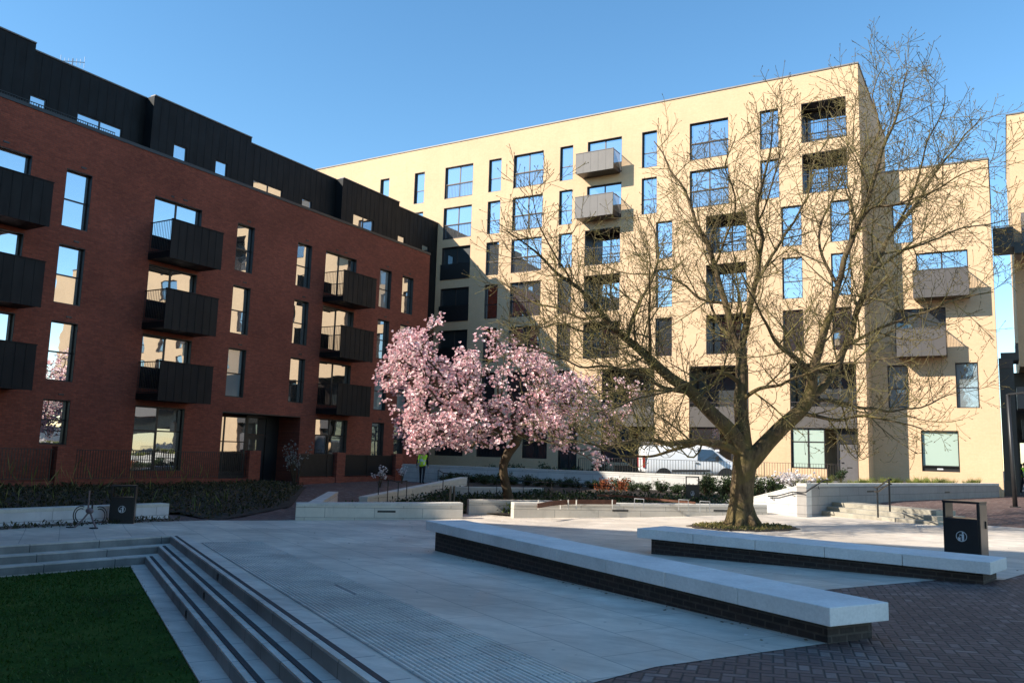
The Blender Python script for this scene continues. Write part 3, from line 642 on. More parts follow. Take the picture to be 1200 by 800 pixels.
fence(6.0, 27.15, [(17.62, 18.34), (26.48, 27.14)], 'black barred fence with two brick piers in front of the tall ground floor windows', .105)
fence(29.7, 37.6, [(32.2, 32.82), (36.95, 37.58)], 'short dark fence between brick piers to the right of the entrance', .08, solid=(29.7, 32.82))
# ======================= tall cream block
YB = 46.97
Pc = lambda u, z, d: V((u, YB + d, z))
crm = thing('cream_brick_block', 'tall cream brick apartment block, eight storeys of dark framed windows behind the bare tree', 'building', (-25, YB, 0))
R_ = [(19.60, 21.95), (16.62, 18.95), (13.73, 16.05), (10.74, 13.09), (7.78, 10.10)]
H_ = []; W_ = []; REC = []
up = [(-39.72, -38.85, 's'), (-36.50, -35.58, 's'), (-33.76, -31.36, 'd'), (-30.06, -29.03, 's'), (-28.06, -25.73, 'd'), (-24.51, -23.54, 's'), (-22.50, -20.10, 'b'), (-18.75, -17.75, 's'), (-15.67, -13.30, 'd'), (-11.47, -10.40, 's'), (-9.14, -6.75, 'r')]
lo = [(-39.72, -38.85, 's'), (-36.50, -35.58, 's'), (-33.76, -31.36, 'x'), (-30.06, -29.03, 's'), (-28.06, -25.73, 'd'), (-24.48, -23.50, 's'), (-22.60, -20.15, 'r'), (-17.80, -16.75, 's'), (-14.68, -12.29, 'r'), (-10.32, -9.22, 's'), (-7.72, -6.71, 's')]
for ri, (c, d) in enumerate(R_):
    for (a, b, k) in (up if ri < 2 else lo): W_.append((a, b, c, d, k, ri))
for (a, b, k) in lo[:6] : W_.append((a, b, 4.78, 7.10, 's' if k == 's' else 'd', 5))
for (a, b) in ((-33.7, -31.4), (-30.3, -28.0), (-26.8, -25.0)): W_.append((a, b, 1.50, 3.56, 'd', 6))
W_.append((-24.2, -22.9, .5, 3.56, 'door', 6))
BAYS = [(-21.27, -17.83), (-15.70, -12.25), (-10.00, -6.58)]
holes = []
for (a, b, c, d, k, ri) in W_:
    holes.append((a, b, c, d, 1.5 if k == 'r' else .26))
for (a, b) in BAYS: holes.append((a, b, .75, 7.12, 1.7))
wl = MB(); facade(wl, Pc, -46.4, -6.09, -1.6, 23.70, holes)
wl.cm = 1
wl.q((-6.09, YB, -1.6), (-6.09, YB + 12, -1.6), (-6.09, YB + 12, 23.70), (-6.09, YB, 23.70)); wl.q((-46.4, YB + 12, -1.6), (-46.4, YB, -1.6), (-46.4, YB, 23.7), (-46.4, YB + 12, 23.7)); wl.cm = 0
wl.q((-6.09, YB + 12, -1.6), (-46.4, YB + 12, -1.6), (-46.4, YB + 12, 23.7), (-6.09, YB + 12, 23.7))
for (a, b) in BAYS: wl.q(Pc(a, .75, 1.7), Pc(b, .75, 1.7), Pc(b, 7.12, 1.7), Pc(a, 7.12, 1.7))
wl.build('wall', [M['cream'], M['cream_side']], crm)
rf = MB(); rf.q((-46.4, YB + .3, 23.4), (-6.4, YB + .3, 23.4), (-6.4, YB + 12, 23.4), (-46.4, YB + 12, 23.4)); rf.build('roof', M['coping'], crm)
cp = MB(); cp.box(-46.45, -6.04, YB - .05, YB + .3, 23.702, 23.78); cp.box(-6.34, -6.04, YB + .3, YB + 12.05, 23.702, 23.78); cp.build('coping', M['coping'], crm)
def recess(parent, P, a, b, c, d, dep, rail_h=1.1):
    l = MB(); e = .004
    l.pbox(P, a + e, a + e + .03, c + e, d - e, .03, dep - .05); l.pbox(P, b - e - .03, b - e, c + e, d - e, .03, dep - .05); l.pbox(P, a + .04, b - .04, d - e - .03, d - e, .03, dep - .05); l.pbox(P, a + .04, b - .04, c + e, c + e + .05, .03, dep - .05)
    o = l.build('recess_lining', M['bframe'], parent)
    r = MB(); r.pbox(P, a + .036, b - .036, c + rail_h, c + rail_h + .045, .04, .10); n = int((b - a) / .11)
    for i in range(1, n): u = a + (b - a) * i / n; r.pbox(P, u - .006, u + .006, c + .05, c + rail_h, .062, .076)
    r.build('balcony_railing', M['frame'], parent)
def cream_balcony(parent, P, u0, u1, z1, z0, pr, name='balcony', mat='taupe'):
    f = MB(); seam_panel(f, P, u0, u1, z0, z1, -pr, -pr + .05, .55, .008); f.pbox(P, u0 - .01, u1 + .01, z1, z1 + .035, -pr - .02, -pr + .06)
    b = f.build(name, M[mat], parent)
    s = MB(); s.pbox(P, u0 + .004, u1 - .004, z0 + .02, z0 + .24, -pr + .052, -.004); s.build('balcony_floor', M['bframe'], b)
    for uu in (u0 + .02, u1 - .02):
        r = MB(); r.pbox(P, uu - .018, uu + .018, z1 - .03, z1 + .01, -pr + .06, -.004); r.pbox(P, uu - .015, uu + .015, z0 + .26, z0 + .31, -pr + .06, -.004)
        for i in range(13): d = -pr + .12 + (pr - .16) * i / 12; r.pbox(P, uu - .007, uu + .007, z0 + .31, z1 - .03, d - .007, d + .007)
        r.build('balcony_railing', M['bframe'], b)
def recess_win(parent, P, a, b, c, d):
    recess(parent, P, a, b, c, d, 1.5); window(P, parent, a + .05, b - .05, c + .06, d - .05, 1.36, 'double', 'bframe', 'glass', tz=.42)
for (a, b, c, d, k, ri) in W_:
    gl = 'glass' if ri < 5 else 'glass_dim'
    if k == 'r': recess_win(crm, Pc, a, b, c, d)
    elif k == 'x':
        window(Pc, crm, a, b, c, d, .17, 'double', 'bframe', 'glass_dim', liner=.01, rail='glassbox', tz=.45)
    elif k == 'd': window(Pc, crm, a, b, c, d, .17, 'double', 'bframe', gl, liner=.01, rail='juliet', tz=.45)
    elif k == 'b': window(Pc, crm, a, b, c, d, .17, 'double_plain', 'bframe', gl, liner=.01)
    elif k == 'door': window(Pc, crm, a, b, c, d, .2, 'double_plain', 'frame', 'glass_dim', liner=.01)
    else: window(Pc, crm, a, b, c, d, .17, 'single', 'bframe', gl, liner=.01, tz=.42)
for zt, zb in ((20.80, 19.50), (17.95, 16.58)): cream_balcony(crm, Pc, -22.80, -20.20, zt, zb, 1.1)
def bay(parent, P, a, b, low='win', dark='glass_dim'):
    l = MB(); e = .004
    for (x0, x1, y0, y1) in ((a + e, a + .04, .75, 7.11), (b - .04, b - e, .75, 7.11), (a + .04, b - .04, 7.08, 7.114)): l.pbox(P, x0, x1, y0, y1, .03, 1.65)
    l.build('recess_lining', M['bframe'], parent)
    sp = MB(); seam_panel(sp, P, a + .042, b - .042, 3.60, 4.76, .005, .07, .6, .004); sp.pbox(P, a + .042, b - .042, 3.62, 3.90, .075, 1.66); sp.build('balcony_panel', M['taupe_dark'], parent)
    window(P, parent, a + .06, b - .06, 3.92, 7.06, 1.5, 'triple', 'bframe', 'glass_dim', tz=.35)
    r = MB(); r.pbox(P, a + .04, b - .04, 4.98, 5.02, .02, .06); n = int((b - a) / .11)
    for i in range(1, n): u = a + (b - a) * i / n; r.pbox(P, u - .006, u + .006, 4.765, 4.98, .033, .045)
    r.build('balcony_railing', M['bframe'], parent)
    # ground floor: window with a brick apron, lobby gap and front door
    w1 = a + (b - a) * .50
    ap = MB(); ap.pbox(P, a + .042, w1 + .12, .5, 1.44, .012, .30); ap.build('apron_wall', M['cream'], parent)
    window(P, parent, a + .05, w1 + .05, 1.445, 3.59, .12, 'single' if low == 'pink' else 'triple' if low == 'tri' else 'double', 'frame', 'blind' if low == 'win' else dark, tz=.66 if low == 'win' else .5)
    d = MB(); d.pbox(P, b - .98, b - .06, .86, 2.78, .34, .40); dd = d.build('door', M['doorgrey'], parent)
    fr = MB(); fr.pbox(P, b - 1.10, b - .985, .8, 3.59, .30, .42); fr.pbox(P, b - .98, b - .045, 2.79, 2.90, .30, .42); fr.pbox(P, b - .98, b - .045, 2.905, 3.59, .36, .40); fr.build('door_frame', M['frame'], dd)
    h = MB(); h.pbox(P, b - .90, b - .78, 1.78, 1.82, .29, .338); h.build('handle', M['frame'], dd); h = MB(); h.pbox(P, b - .62, b - .36, 1.52, 1.57, .33, .339); h.build('letter_slot', M['frame'], dd)
M['doorgrey'] = plain('grey_front_door', (0.115, 0.105, 0.105), .5, 0, .08)
bay(crm, Pc, *BAYS[0], low='dark'); bay(crm, Pc, *BAYS[1], low='pink', dark='glass'); bay(crm, Pc, *BAYS[2], low='win')

# ======================= lower cream block on the right
YL = 49.0
Pl = lambda u, z, d: V((u, YL + d, z))
low = thing('cream_brick_block', 'lower cream brick block stepped back beside the tall one, with two taupe box balconies', 'building', (-3, YL, 0))
LW = [(-4.80, -3.78, 13.80, 16.05, 's', 'glass'), (-3.70, -1.22, 10.75, 13.15, 'b', 'glass'), (-4.84, -2.36, 7.75, 10.12, 'b', 'glass_dim'), (-5.28, -4.26, 4.80, 7.09, 's', 'blind2'), (-2.03, -.98, 4.78, 7.14, 's', 'blind2'), (-3.76, -2.00, 1.48, 3.60, 'p', 'blind')]
wl = MB(); facade(wl, Pl, -6.085, -.10, -1.6, 17.90, [(a, b, c, d, .24) for a, b, c, d, *_ in LW])
wl.cm = 1; wl.q((-.10, YL, -1.6), (-.10, YL + 10, -1.6), (-.10, YL + 10, 17.9), (-.10, YL, 17.9)); wl.cm = 0
wl.q((-.1, YL + 10, -1.6), (-6.08, YL + 10, -1.6), (-6.08, YL + 10, 17.9), (-.1, YL + 10, 17.9))
wl.build('wall', [M['cream'], M['cream_side']], low)
rf = MB(); rf.q((-6.08, YL + .3, 17.6), (-.4, YL + .3, 17.6), (-.4, YL + 10, 17.6), (-6.08, YL + 10, 17.6)); rf.build('roof', M['coping'], low)
cp = MB(); cp.box(-6.085, -.05, YL - .05, YL + .3, 17.902, 17.98); cp.box(-.35, -.05, YL + .3, YL + 10, 17.902, 17.98); cp.build('coping', M['coping'], low)
for (a, b, c, d, k, gl) in LW:
    if k == 'p':
        window(Pl, low, a, b, c + .26, d, .15, 'plain', 'frame', gl, liner=.01); sl = MB(); sl.pbox(Pl, a + .004, b - .004, c + .004, c + .256, .14, .22); sl.build('sill_panel', M['frame'], low)
        s2 = MB(); s2.pbox(Pl, a + .70, a + .98, c + .10, c + .18, .128, .1395); s2.build('notice', M['white'], low)
    else: window(Pl, low, a, b, c, d, .16, 'single' if k == 's' else 'double_plain', 'bframe', gl, liner=.01, tz=.45)
cream_balcony(low, Pl, -3.80, -1.20, 11.95, 10.50, 1.15, mat='taupe_dark'); cream_balcony(low, Pl, -4.68, -2.35, 8.88, 7.42, 1.15, mat='taupe_dark')

# ======================= cream block at the right edge, with its footbridge and undercroft
YR = 60.0
Pq = lambda u, z, d: V((u, YR + d, z))
rb = thing('cream_brick_block', 'cream block at the right edge of the photo over a dark shop front', 'building', (6, YR, 0))
RW_ = []; hs = []
for z in (21.0, 18.0, 15.1, 12.1, 9.1):
    for x in (1.95, 7.6, 12.4, 17.2, 22.0, 26.8, 31.6): RW_.append((x, x + 2.3, z, z + 2.2)); hs.append((x, x + 2.3, z, z + 2.2, .3))
wl = MB(); facade(wl, Pq, 1.05, 38, 8.0, 24.25, hs); wl.cm = 1
wl.q((1.05, YR + 14, 8.0), (1.05, YR, 8.0), (1.05, YR, 24.25), (1.05, YR + 14, 24.25)); wl.q((38, YR, 8.0), (38, YR + 14, 8.0), (38, YR + 14, 24.25), (38, YR, 24.25)); wl.cm = 0
wl.q((38, YR + 14, 8.0), (1.05, YR + 14, 8.0), (1.05, YR + 14, 24.25), (38, YR + 14, 24.25)); wl.q((1.05, YR, 8), (38, YR, 8), (38, YR + 14, 8), (1.05, YR + 14, 8))
wl.build('wall', [M['cream'], M['cream_side']], rb)
rf = MB(); rf.box(1.0, 38.05, YR - .05, YR + 14, 24.255, 24.33); rf.build('coping', M['coping'], rb)
for (a, b, c, d) in RW_: window(Pq, rb, a, b, c, d, .2, 'double', 'bframe', 'glass_dim' if a < 3 else 'glass', liner=.01, rail='juliet')
cream_balcony(rb, Pq, 1.5, 6.4, 17.3, 15.0, 1.5)
fb = MB(); fb.box(-.05, 1.045, 57.4, 59.6, 15.0, 16.25); fb.box(1.045, 12, 57.9, 58.4, 14.7, 15.4)
f2 = fb.build('footbridge', M['frame'], rb); r = MB(); railing(r, (-.05, 57.5, 0), (1.0, 57.5, 0), 1.1, lambda p: 16.25, .12, .01, 0); r.build('bridge_railing', M['bframe'], f2)
br2 = MB(); br2.box(.05, .95, 55.4, 57.6, 7.9, 8.35); br2.box(.80, .95, 55.4, 57.6, 8.35, 8.9); br2.build('lower_walkway', M['frame'], rb)
sf = MB()   # undercroft: dark back wall, fascia, glazing bars
sf.box(-.02, 38, 64.0, 64.3, -.5, 8.0); sf.build('shop_wall', M['frame'], rb)
gl = MB(); gl.box(.9, 30, 63.9, 63.99, .3, 3.4); gl.build('shop_glass', M['glass'], rb)
fa = MB(); fa.box(1.0, 30, 60.6, 60.9, 3.55, 4.75); fo = fa.build('shop_fascia', M['frame'], rb)
lt = MB()
for i, (x0, x1, z0, z1) in enumerate(((1.12, 1.17, 4.05, 4.35), (1.22, 1.37, 4.05, 4.10), (1.22, 1.26, 4.1, 4.3), (1.33, 1.37, 4.1, 4.3), (1.43, 1.47, 4.05, 4.42), (1.53, 1.57, 4.05, 4.42), (1.63, 1.80, 4.05, 4.10), (1.63, 1.67, 4.10, 4.3), (1.76, 1.80, 4.10, 4.3))): lt.box(x0, x1, 60.58, 60.598, z0, z1)
lt.build('pale_lettering', M['emblem'], fo)
cpn = MB(); cpn.box(.8, 38, 58.2, 60.5, 5.3, 6.6); cpn.build('canopy', M['taupe'], rb)
for x in (3.2, 9.0, 15): c = MB(); c.box(x, x + .5, 59.8, 60.3, -.3, 8.0); c.build('column', M['frame'], rb)
dk = thing('stair_tower', 'narrow black glazed stair tower against the end of the lower cream block', 'stair tower', (.35, 53, 0))
t = MB(); t.box(-.06, .62, 51.5, 56, -.4, 7.6); t.build('wall', M['frame'], dk)
t = MB(); t.box(-.075, .2, 51.42, 51.49, -.38, 1.1); t.build('plinth', M['bframe'], dk); t = MB(); t.box(-.02, .58, 51.44, 51.49, 7.05, 7.5); t.build('cornice', M['bframe'], dk)

# ======================= wing behind the photographer (its shade covers the near plaza)
bk = thing('red_brick_wing', 'red brick wing across the square behind the viewer, whose shade lies over the near plaza', 'building', (-30, -1.2, 0))
b = MB(); Pk = lambda u, z, d: V((-u, -1.2 - d, z))
khs = [(x, x + 2.2, z, z + 2.2, .25) for x in (8, 16, 24, 32, 40, 48) for z in (3.5, 6.6, 9.6, 12.6, 15.4)]
facade(b, Pk, 3.2, 60, -1.6, 18.9, khs)
for (a, c) in (((-3.2, -1.2), (-3.2, -14)), ((-3.2, -14), (-60, -14)), ((-60, -14), (-60, -1.2))): b.q((a[0], a[1], -1.6), (c[0], c[1], -1.6), (c[0], c[1], 18.9), (a[0], a[1], 18.9))
b.build('wall', M['red_y'], bk); rf = MB(); rf.box(-60, -3.2, -14, -1.5, 18.7, 18.9); rf.build('roof', M['coping'], bk)
for (a, c, z0, z1, d) in khs: window(Pk, bk, a, c, z0, z1, .2, 'plain', 'bframe', 'glass')
# ------------------------------------------------------------------ benches
def bench(label, fl, fr_, brr, blr, n, ground_l, ground_r):
    """corners of the stone top: front left, front right, back right, back left"""
    o = V((fl.x, fl.y, 0)); dx = (V((fr_.x, fr_.y, 0)) - o); L = dx.length; dx.normalize(); dy = V((-dx.y, dx.x, 0))
    wdt = ((V((brr.x, brr.y, 0)) - o).dot(dy) + (V((blr.x, blr.y, 0)) - o).dot(dy)) / 2
    t = local_thing('bench', label, 'bench', 'long stone topped benches on the plaza')
    zt, th = .38, .185
    for i in range(n):
        a, b = L * i / n + (.006 if i else 0), L * (i + 1) / n - (.006 if i < n - 1 else 0)
        s = MB(); j = RW.uniform(-.004, .004)
        if i == n - 1 or i == 0: s.prism([(a, j), (b, j), (b, wdt + j), (a, wdt + j)], zt - th, zt)
        else: s.prism([(a, j), (b, j), (b, wdt + j), (a, wdt + j)], zt - th, zt + RW.uniform(-.002, .002))
        s.build('seat_slab', M['lime2'], t, bevel=.009)
    b = MB(); b.prism([(.27, .11), (L - .13, .11), (L - .13, wdt - .11), (.27, wdt - .11)], -.75, zt - th + .001); b.build('brick_base', M['bench_brick_b1' if n > 6 else 'bench_brick_b2'], t)
    t.location = o; t.rotation_euler = (0, 0, atan2(dx.y, dx.x)); return t, L, wdt
a1 = radians(-30.8); a2 = radians(-21.5)
def bench_brick(name, ang):
    t = NT(name); g = t.n('TexCoord').outputs['Object']; sp = t.n('SeparateXYZ'); t.l(g, sp.inputs[0]); cb = t.n('CombineXYZ')
    t.l(t.math('ADD', sp.outputs[0], sp.outputs[1]), cb.inputs[0]); t.l(sp.outputs[2], cb.inputs[1])
    c, fac = bricks(t, cb.outputs[0], .225, .075, (0.050, 0.031, 0.025), (0.028, 0.020, 0.018), (0.075, 0.058, 0.047), .011); n = t.noise(g, 8, 4, .7); n2 = t.noise(g, 1.2, 4, .7)
    c = t.mix(1.0, c, t.ramp(n, [(.3, .65), (.7, 1.3)]), 'MULTIPLY'); c = t.mix(t.ramp(n2, [(.62, 0.0), (.75, .5)]), c, (0.20, .18, .16)); t.col(c); t.rough(.75); t.bump(t.math('SUBTRACT', n, t.math('MULTIPLY', fac, 2.0)), .8, .012); return t.mat
M['bench_brick_b1'] = bench_brick('bench_brick_dark', a1); M['bench_brick_b2'] = bench_brick('bench_brick_brown', a2)
bench('long stone topped bench on a dark brick base, nearest to the viewer', on_z(499, 609.5, .38), on_z(972.5, 711.5, .38), on_z(1039, 706, .38), on_z(543, 608, .38), 8, 0, 0)
bench('shorter stone bench on a dark brick base in front of the big bare tree', on_z(746.5, 618.5, .38), on_z(1160.5, 658.5, .38), on_z(1175, 653.5, .38), on_z(785, 615.3, .38), 5, 0, 0)

# ------------------------------------------------------------------ litter bins
def make_bin(label):
    t = local_thing('litter_bin', label, 'litter bin', 'black litter bins on the plaza')
    W, D, Hh = .66, .42, 1.13
    b = MB(); b.box(-W / 2, W / 2, -D / 2, D / 2, .03, .80); b.box(-W / 2, -W / 2 + .05, -D / 2, D / 2, .80, Hh - .045); b.box(W / 2 - .05, W / 2, -D / 2, D / 2, .80, Hh - .045)
    b.build('body', M['binmetal'], t, bevel=.006)
    l = MB(); l.box(-W / 2 - .008, W / 2 + .008, -D / 2 - .008, D / 2 + .008, Hh - .044, Hh); l.build('top', M['binmetal'], t, bevel=.006)
    d = MB(); d.box(-W / 2 + .03, W / 2 - .03, -D / 2 - .012, -D / 2 - .001, .08, .785); dd = d.build('door', M['binmetal'], t, bevel=.004)
    s = MB(); s.box(W / 2 + .001, W / 2 + .008, -D / 2 + .012, D / 2 - .012, .05, Hh - .06); s.build('side_panel', M['bronze'], t)
    h = MB(); h.box(W / 2 + .009, W / 2 + .03, .06, .10, .62, .76); h.build('hinge', M['binmetal'], t)
    p = MB(); p.box(-W / 2 + .04, W / 2 - .04, -D / 2 + .04, D / 2 - .04, 0, .03); p.build('plinth', M['frame'], t)
    e = MB(); yf = -D / 2 - .0165; N = 28; R0, R1 = .098, .088; cz = .46
    for i in range(N):
        a0, a1 = 2 * pi * i / N, 2 * pi * (i + 1) / N
        e.hexa([(R0 * cos(a0), yf, cz + R0 * sin(a0)), (R0 * cos(a1), yf, cz + R0 * sin(a1)), (R1 * cos(a1), yf, cz + R1 * sin(a1)), (R1 * cos(a0), yf, cz + R1 * sin(a0)),
                (R0 * cos(a0), yf + .004, cz + R0 * sin(a0)), (R0 * cos(a1), yf + .004, cz + R0 * sin(a1)), (R1 * cos(a1), yf + .004, cz + R1 * sin(a1)), (R1 * cos(a0), yf + .004, cz + R1 * sin(a0))])
    for (x0, x1, z0, z1) in ((.005, .045, -.02, .045), (.005, .022, -.085, -.02), (.028, .045, -.085, -.02), (-.035, .006, .018, .036), (-.062, -.020, -.085, -.03), (-.066, -.016, -.03, -.020), (-.042, -.030, -.005, .006)): e.box(x0, x1, yf, yf + .004, cz + z0, cz + z1)
    e.prism([(.025 + .018 * cos(2 * pi * i / 10), 0 + .018 * sin(2 * pi * i / 10)) for i in range(10)], 0, 0.001) if False else None
    for i in range(10):
        a0, a1 = 2 * pi * i / 10, 2 * pi * (i + 1) / 10; e.q((.025, yf, cz + .066), (.025 + .017 * cos(a0), yf, cz + .066 + .017 * sin(a0)), (.025 + .017 * cos(a1), yf, cz + .066 + .017 * sin(a1)))
    e.build('emblem', M['emblem'], dd)
    return t
bn = make_bin('black litter bin with a round emblem standing behind the right end of the second bench')
bn.location = (-.72, 18.75, .0); bn.rotation_euler = (0, 0, radians(-16))
b2 = dup(bn, 'black litter bin with a round emblem against the white wall on the left', (-21.05, 14.75, base(-21.05) - .01), radians(47), (.95, .75, .97))
b3 = dup(bn, 'small dark litter bin at the foot of the hedge, half hidden by the tree trunk', (-10.3, 31.2, .05), radians(20), (.75, .8, .95))

# ------------------------------------------------------------------ garden walls
def wall_run(name, label, pts, thick, zt, zb, mat, cap=None, capmat='lime', group=None, cat='wall'):
    """pts: the front line, left to right; zt: top height at each point"""
    t = thing(name, label, cat, (pts[0].x, pts[0].y, 0), group=group)
    for i in range(len(pts) - 1):
        a, b = V((pts[i].x, pts[i].y, 0)), V((pts[i + 1].x, pts[i + 1].y, 0)); dx = (b - a).normalized(); n = V((-dx.y, dx.x, 0)) * thick
        za, zb_ = zt[i], zt[i + 1]; c = cap or .09
        def f(x, y, a=a, dx=dx, L=(b - a).length, za=za, zb_=zb_): s = clamp((V((x, y, 0)) - a).dot(dx) / L, 0, 1); return za + (zb_ - za) * s
        w_ = MB(); w_.prism([(p.x, p.y) for p in (a, b, b + n, a + n)], zb, lambda x, y: f(x, y) - c); w_.build('wall_face', M[mat], t)
        k = MB(); L = (b - a).length; m = max(1, int(L / 1.6)); o = -n.normalized() * .012
        for j in range(m):
            p, q = a.lerp(b, j / m) + dx * (.003 if j else 0), a.lerp(b, (j + 1) / m) - dx * .003
            k.prism([(r.x, r.y) for r in (p + o, q + o, q + n - o, p + n - o)], lambda x, y: f(x, y) - c + .001, f)
        k.build('cap', M[capmat], t, bevel=.006)
    return t
M['wallw'] = ashlar('planter_stone_white', radians(-87), (0.72, 0.70, 0.70))
wall_run('planter_wall', 'white low planter wall on the left with a black bin against it', [V((-22.35, 3.0, 0)), V((-21.45, 16.55, 0))], .42, [.03, .03], -.9, 'wallw')
g0, g1 = on_g(346, 610), on_g(542, 608)
wm = wall_run('planter_wall', 'pale stone planter wall left of the magnolia, half in shade', [g0, g1], .45, [.12, .19], -.9, 'wall46')
wall_run('planter_wall', 'grey shaded return wall along the brick path', [V((-22.6, 24.6, 0)), V((g0.x + .02, g0.y + .45, 0))], .36, [.13, .12], -.9, 'wallw')
h0, h1 = on_g(541, 602.5), on_g(599, 604.5)
wall_run('planter_wall', 'set back piece of pale stone wall between the two longer ones', [V((-15.9, 24.3, 0)), V((-13.7, 26.4, 0))], .4, [.18, .18], -.9, 'wall43')
k0, k1 = on_g(602, 607), on_g(899, 605)
wn_ = wall_run('planter_wall', 'long sunlit stone planter wall behind the big tree trunk', [V((k0.x, k0.y, 0)), V((k1.x, k1.y, 0))], .45, [.21, .27], -.9, 'wall43')
wall_run('planter_wall', 'low white inner wall right behind the magnolia trunk', [on_z(528, 577, .08), on_z(637, 578.5, .12)], .3, [.33, .37], -.6, 'wallx')
def slot(wall, p0, p1, px, py, wpx=9):
    a, b = V((p0.x, p0.y, 0)), V((p1.x, p1.y, 0)); n = V((b.y - a.y, -(b.x - a.x), 0)).normalized(); v = ray(px, py); q = EYE + v * ((a - EYE).dot(n) / v.dot(n)); d = (b - a).normalized(); hw = .28; s_ = MB()
    s_.hexa([q - d * hw - n * .02 - V((0, 0, .03)), q + d * hw - n * .02 - V((0, 0, .03)), q + d * hw + n * .006 - V((0, 0, .03)), q - d * hw + n * .006 - V((0, 0, .03)), q - d * hw - n * .02 + V((0, 0, .03)), q + d * hw - n * .02 + V((0, 0, .03)), q + d * hw + n * .006 + V((0, 0, .03)), q - d * hw + n * .006 + V((0, 0, .03))])
    s_.build('vent_slot', M['frame'], wall)
# retaining wall before the upper street
wall_run('retaining_wall', 'long white retaining wall below the upper street and the parked van', [V((-28.6, 36.9, 0)), V((-7.4, 36.9, 0))], .35, [1.04, 1.07], -1.2, 'wallx', cap=.07)
c0 = V((-5.95, 30.3, 0))
wall_run('planter_wall', 'sunlit white wing wall sloping down from the planter corner beside the steps', [V((-10.2, 31.9, 0)), V((-7.9, 31.02, 0)), c0], .32, [.12, .50, 1.06], -.9, 'wallx', cap=.05)
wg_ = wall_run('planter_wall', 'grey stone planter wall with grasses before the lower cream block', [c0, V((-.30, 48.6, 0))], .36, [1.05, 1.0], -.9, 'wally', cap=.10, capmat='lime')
slot(wm, g0, g1, 453, 599); slot(wn_, k0, k1, 727, 598); slot(wn_, k0, k1, 845, 598); slot(wg_, c0, V((-.30, 48.6, 0)), 1020, 575.5); slot(wg_, c0, V((-.30, 48.6, 0)), 1110, 576.5)
wall_run('ramp_wall', 'pale curb wall climbing beside the ramp to the left of the magnolia', [on_z(430, 592, -.25), on_z(547, 572, .1)], .35, [.06, .62], -.9, 'wall46')
# step flight on the right
fs = thing('stone_steps', 'short flight of pale stone steps rising beside the grey planter wall', 'steps', (-4, 30.5, 0))
sA = V((-6.05, 31.6, 0)); sD = V((.815, -.58, 0)).normalized(); sN = V((.58, .815, 0)).normalized(); sL = 5.2
for i in range(3):
    b = MB(); o = sA + sN * (.36 * i); e = sL - .32 * i
    zb = -.10; b.prism([(p.x, p.y) for p in (o, o + sD * e, o + sD * e + sN * (1.6 - .36 * i), o + sN * (1.6 - .36 * i))], -.5, lambda x, y, i=i: -.02 + .145 * (i + 1) - .02)
    s_ = b.build('step', M['steplime'], fs, bevel=.008)
# corner beds, tree ring
rg = MB(); tc = V((-6.55, 24.3, 0)); rp = [(tc.x + cos(2 * pi * i / 36) * 1.5 * (1 + .06 * sin(i * 2.3)), tc.y + sin(2 * pi * i / 36) * 1.5 * (1 + .06 * sin(i * 1.7)), ) for i in range(36)]
rg.prism(rp, -.4, lambda x, y: H(x, y) + .03); tag(rg.build('tree_pit_soil', M['soil']), kind='structure')

# ------------------------------------------------------------------ handrails, bollards, railings, posts
hr = thing('handrail', 'slim black handrail fixed to the planter wall beside the right hand steps', 'handrail', (-6, 30.3, .7))
r = MB()
def wp(px, py, k=0.0):   # on the wing wall's face
    a, b = V((-7.9, 31.02, 0)), c0; n = V((b.y - a.y, -(b.x - a.x), 0)).normalized(); v = ray(px, py); t = (a + n * .09 - EYE).dot(n) / v.dot(n); return EYE + v * t
def wq(px, py):
    a, b = c0, V((-.30, 48.6, 0)); n = V((b.y - a.y, -(b.x - a.x), 0)).normalized(); v = ray(px, py); t = (a + n * .09 - EYE).dot(n) / v.dot(n); return EYE + v * t
hp = [wp(900, 581), wp(910, 581), wp(929, 576), wp(940, 577), wq(944, 576.5), wq(966, 562), wq(973, 562)]
r.tube(hp, .022, 8); r.build('rail', M['black'], hr, smooth=True)
for px, py, f in ((905, 581.5, wp), (929, 577, wp), (959, 569, wq), (969, 563, wq)): k = MB(); p = f(px, py); k.tube([p, p + V((0, 0, -.09)), p + (V((.02, .09, -.11)))], .012, 6); k.build('bracket', M['black'], hr)
h2 = thing('handrail', 'free standing black step handrail with two posts on the right hand steps', 'handrail', (-3.6, 30.5, .1))
pA = on_z(1029, 606, .12); pB = on_z(1043, 599, .42); zA, zB = pA + V((0, 0, .92)), pB + V((0, 0, .93))
for p, q in ((pA, zA), (pB, zB)): k = MB(); k.tube([p, q], .026, 8); k.build('post', M['black'], h2)
hd_ = (zB - zA).normalized()
for k_ in (0, -.13): k = MB(); e = V((0, 0, k_)); k.tube([zA - V((hd_.x, hd_.y, 0)).normalized() * .45 + e, zA + e, zB + e, zB + V((hd_.x, hd_.y, 0)).normalized() * .32 + e], .024, 8); k.build('rail', M['black'], h2, smooth=True)
def rail_thing(label, pts, h, mat='black', r0=.02, two=False, lights=False):
    t = thing('handrail', label, 'handrail', (pts[0].x, pts[0].y, pts[0].z))
    k = MB(); k.tube([p + V((0, 0, h)) for p in pts], r0, 6); k.build('rail', M[mat], t)
    for p in pts: k = MB(); k.tube([p - V((0, 0, .2)), p + V((0, 0, h))], r0 * .9, 6); k.build('post', M[mat], t)
    return t
rail_thing('black ramp handrail in front of the magnolia, left of its trunk', [on_z(513, 566, .35), on_z(519, 571, .30), on_z(549, 574, .22)], .60)
rail_thing('short black handrail beside the flowering saplings on the brick path', [on_z(443, 586, -.1), on_z(454, 584, -.05), on_z(466, 588, -.1), on_z(476, 586, -.05)], .72)
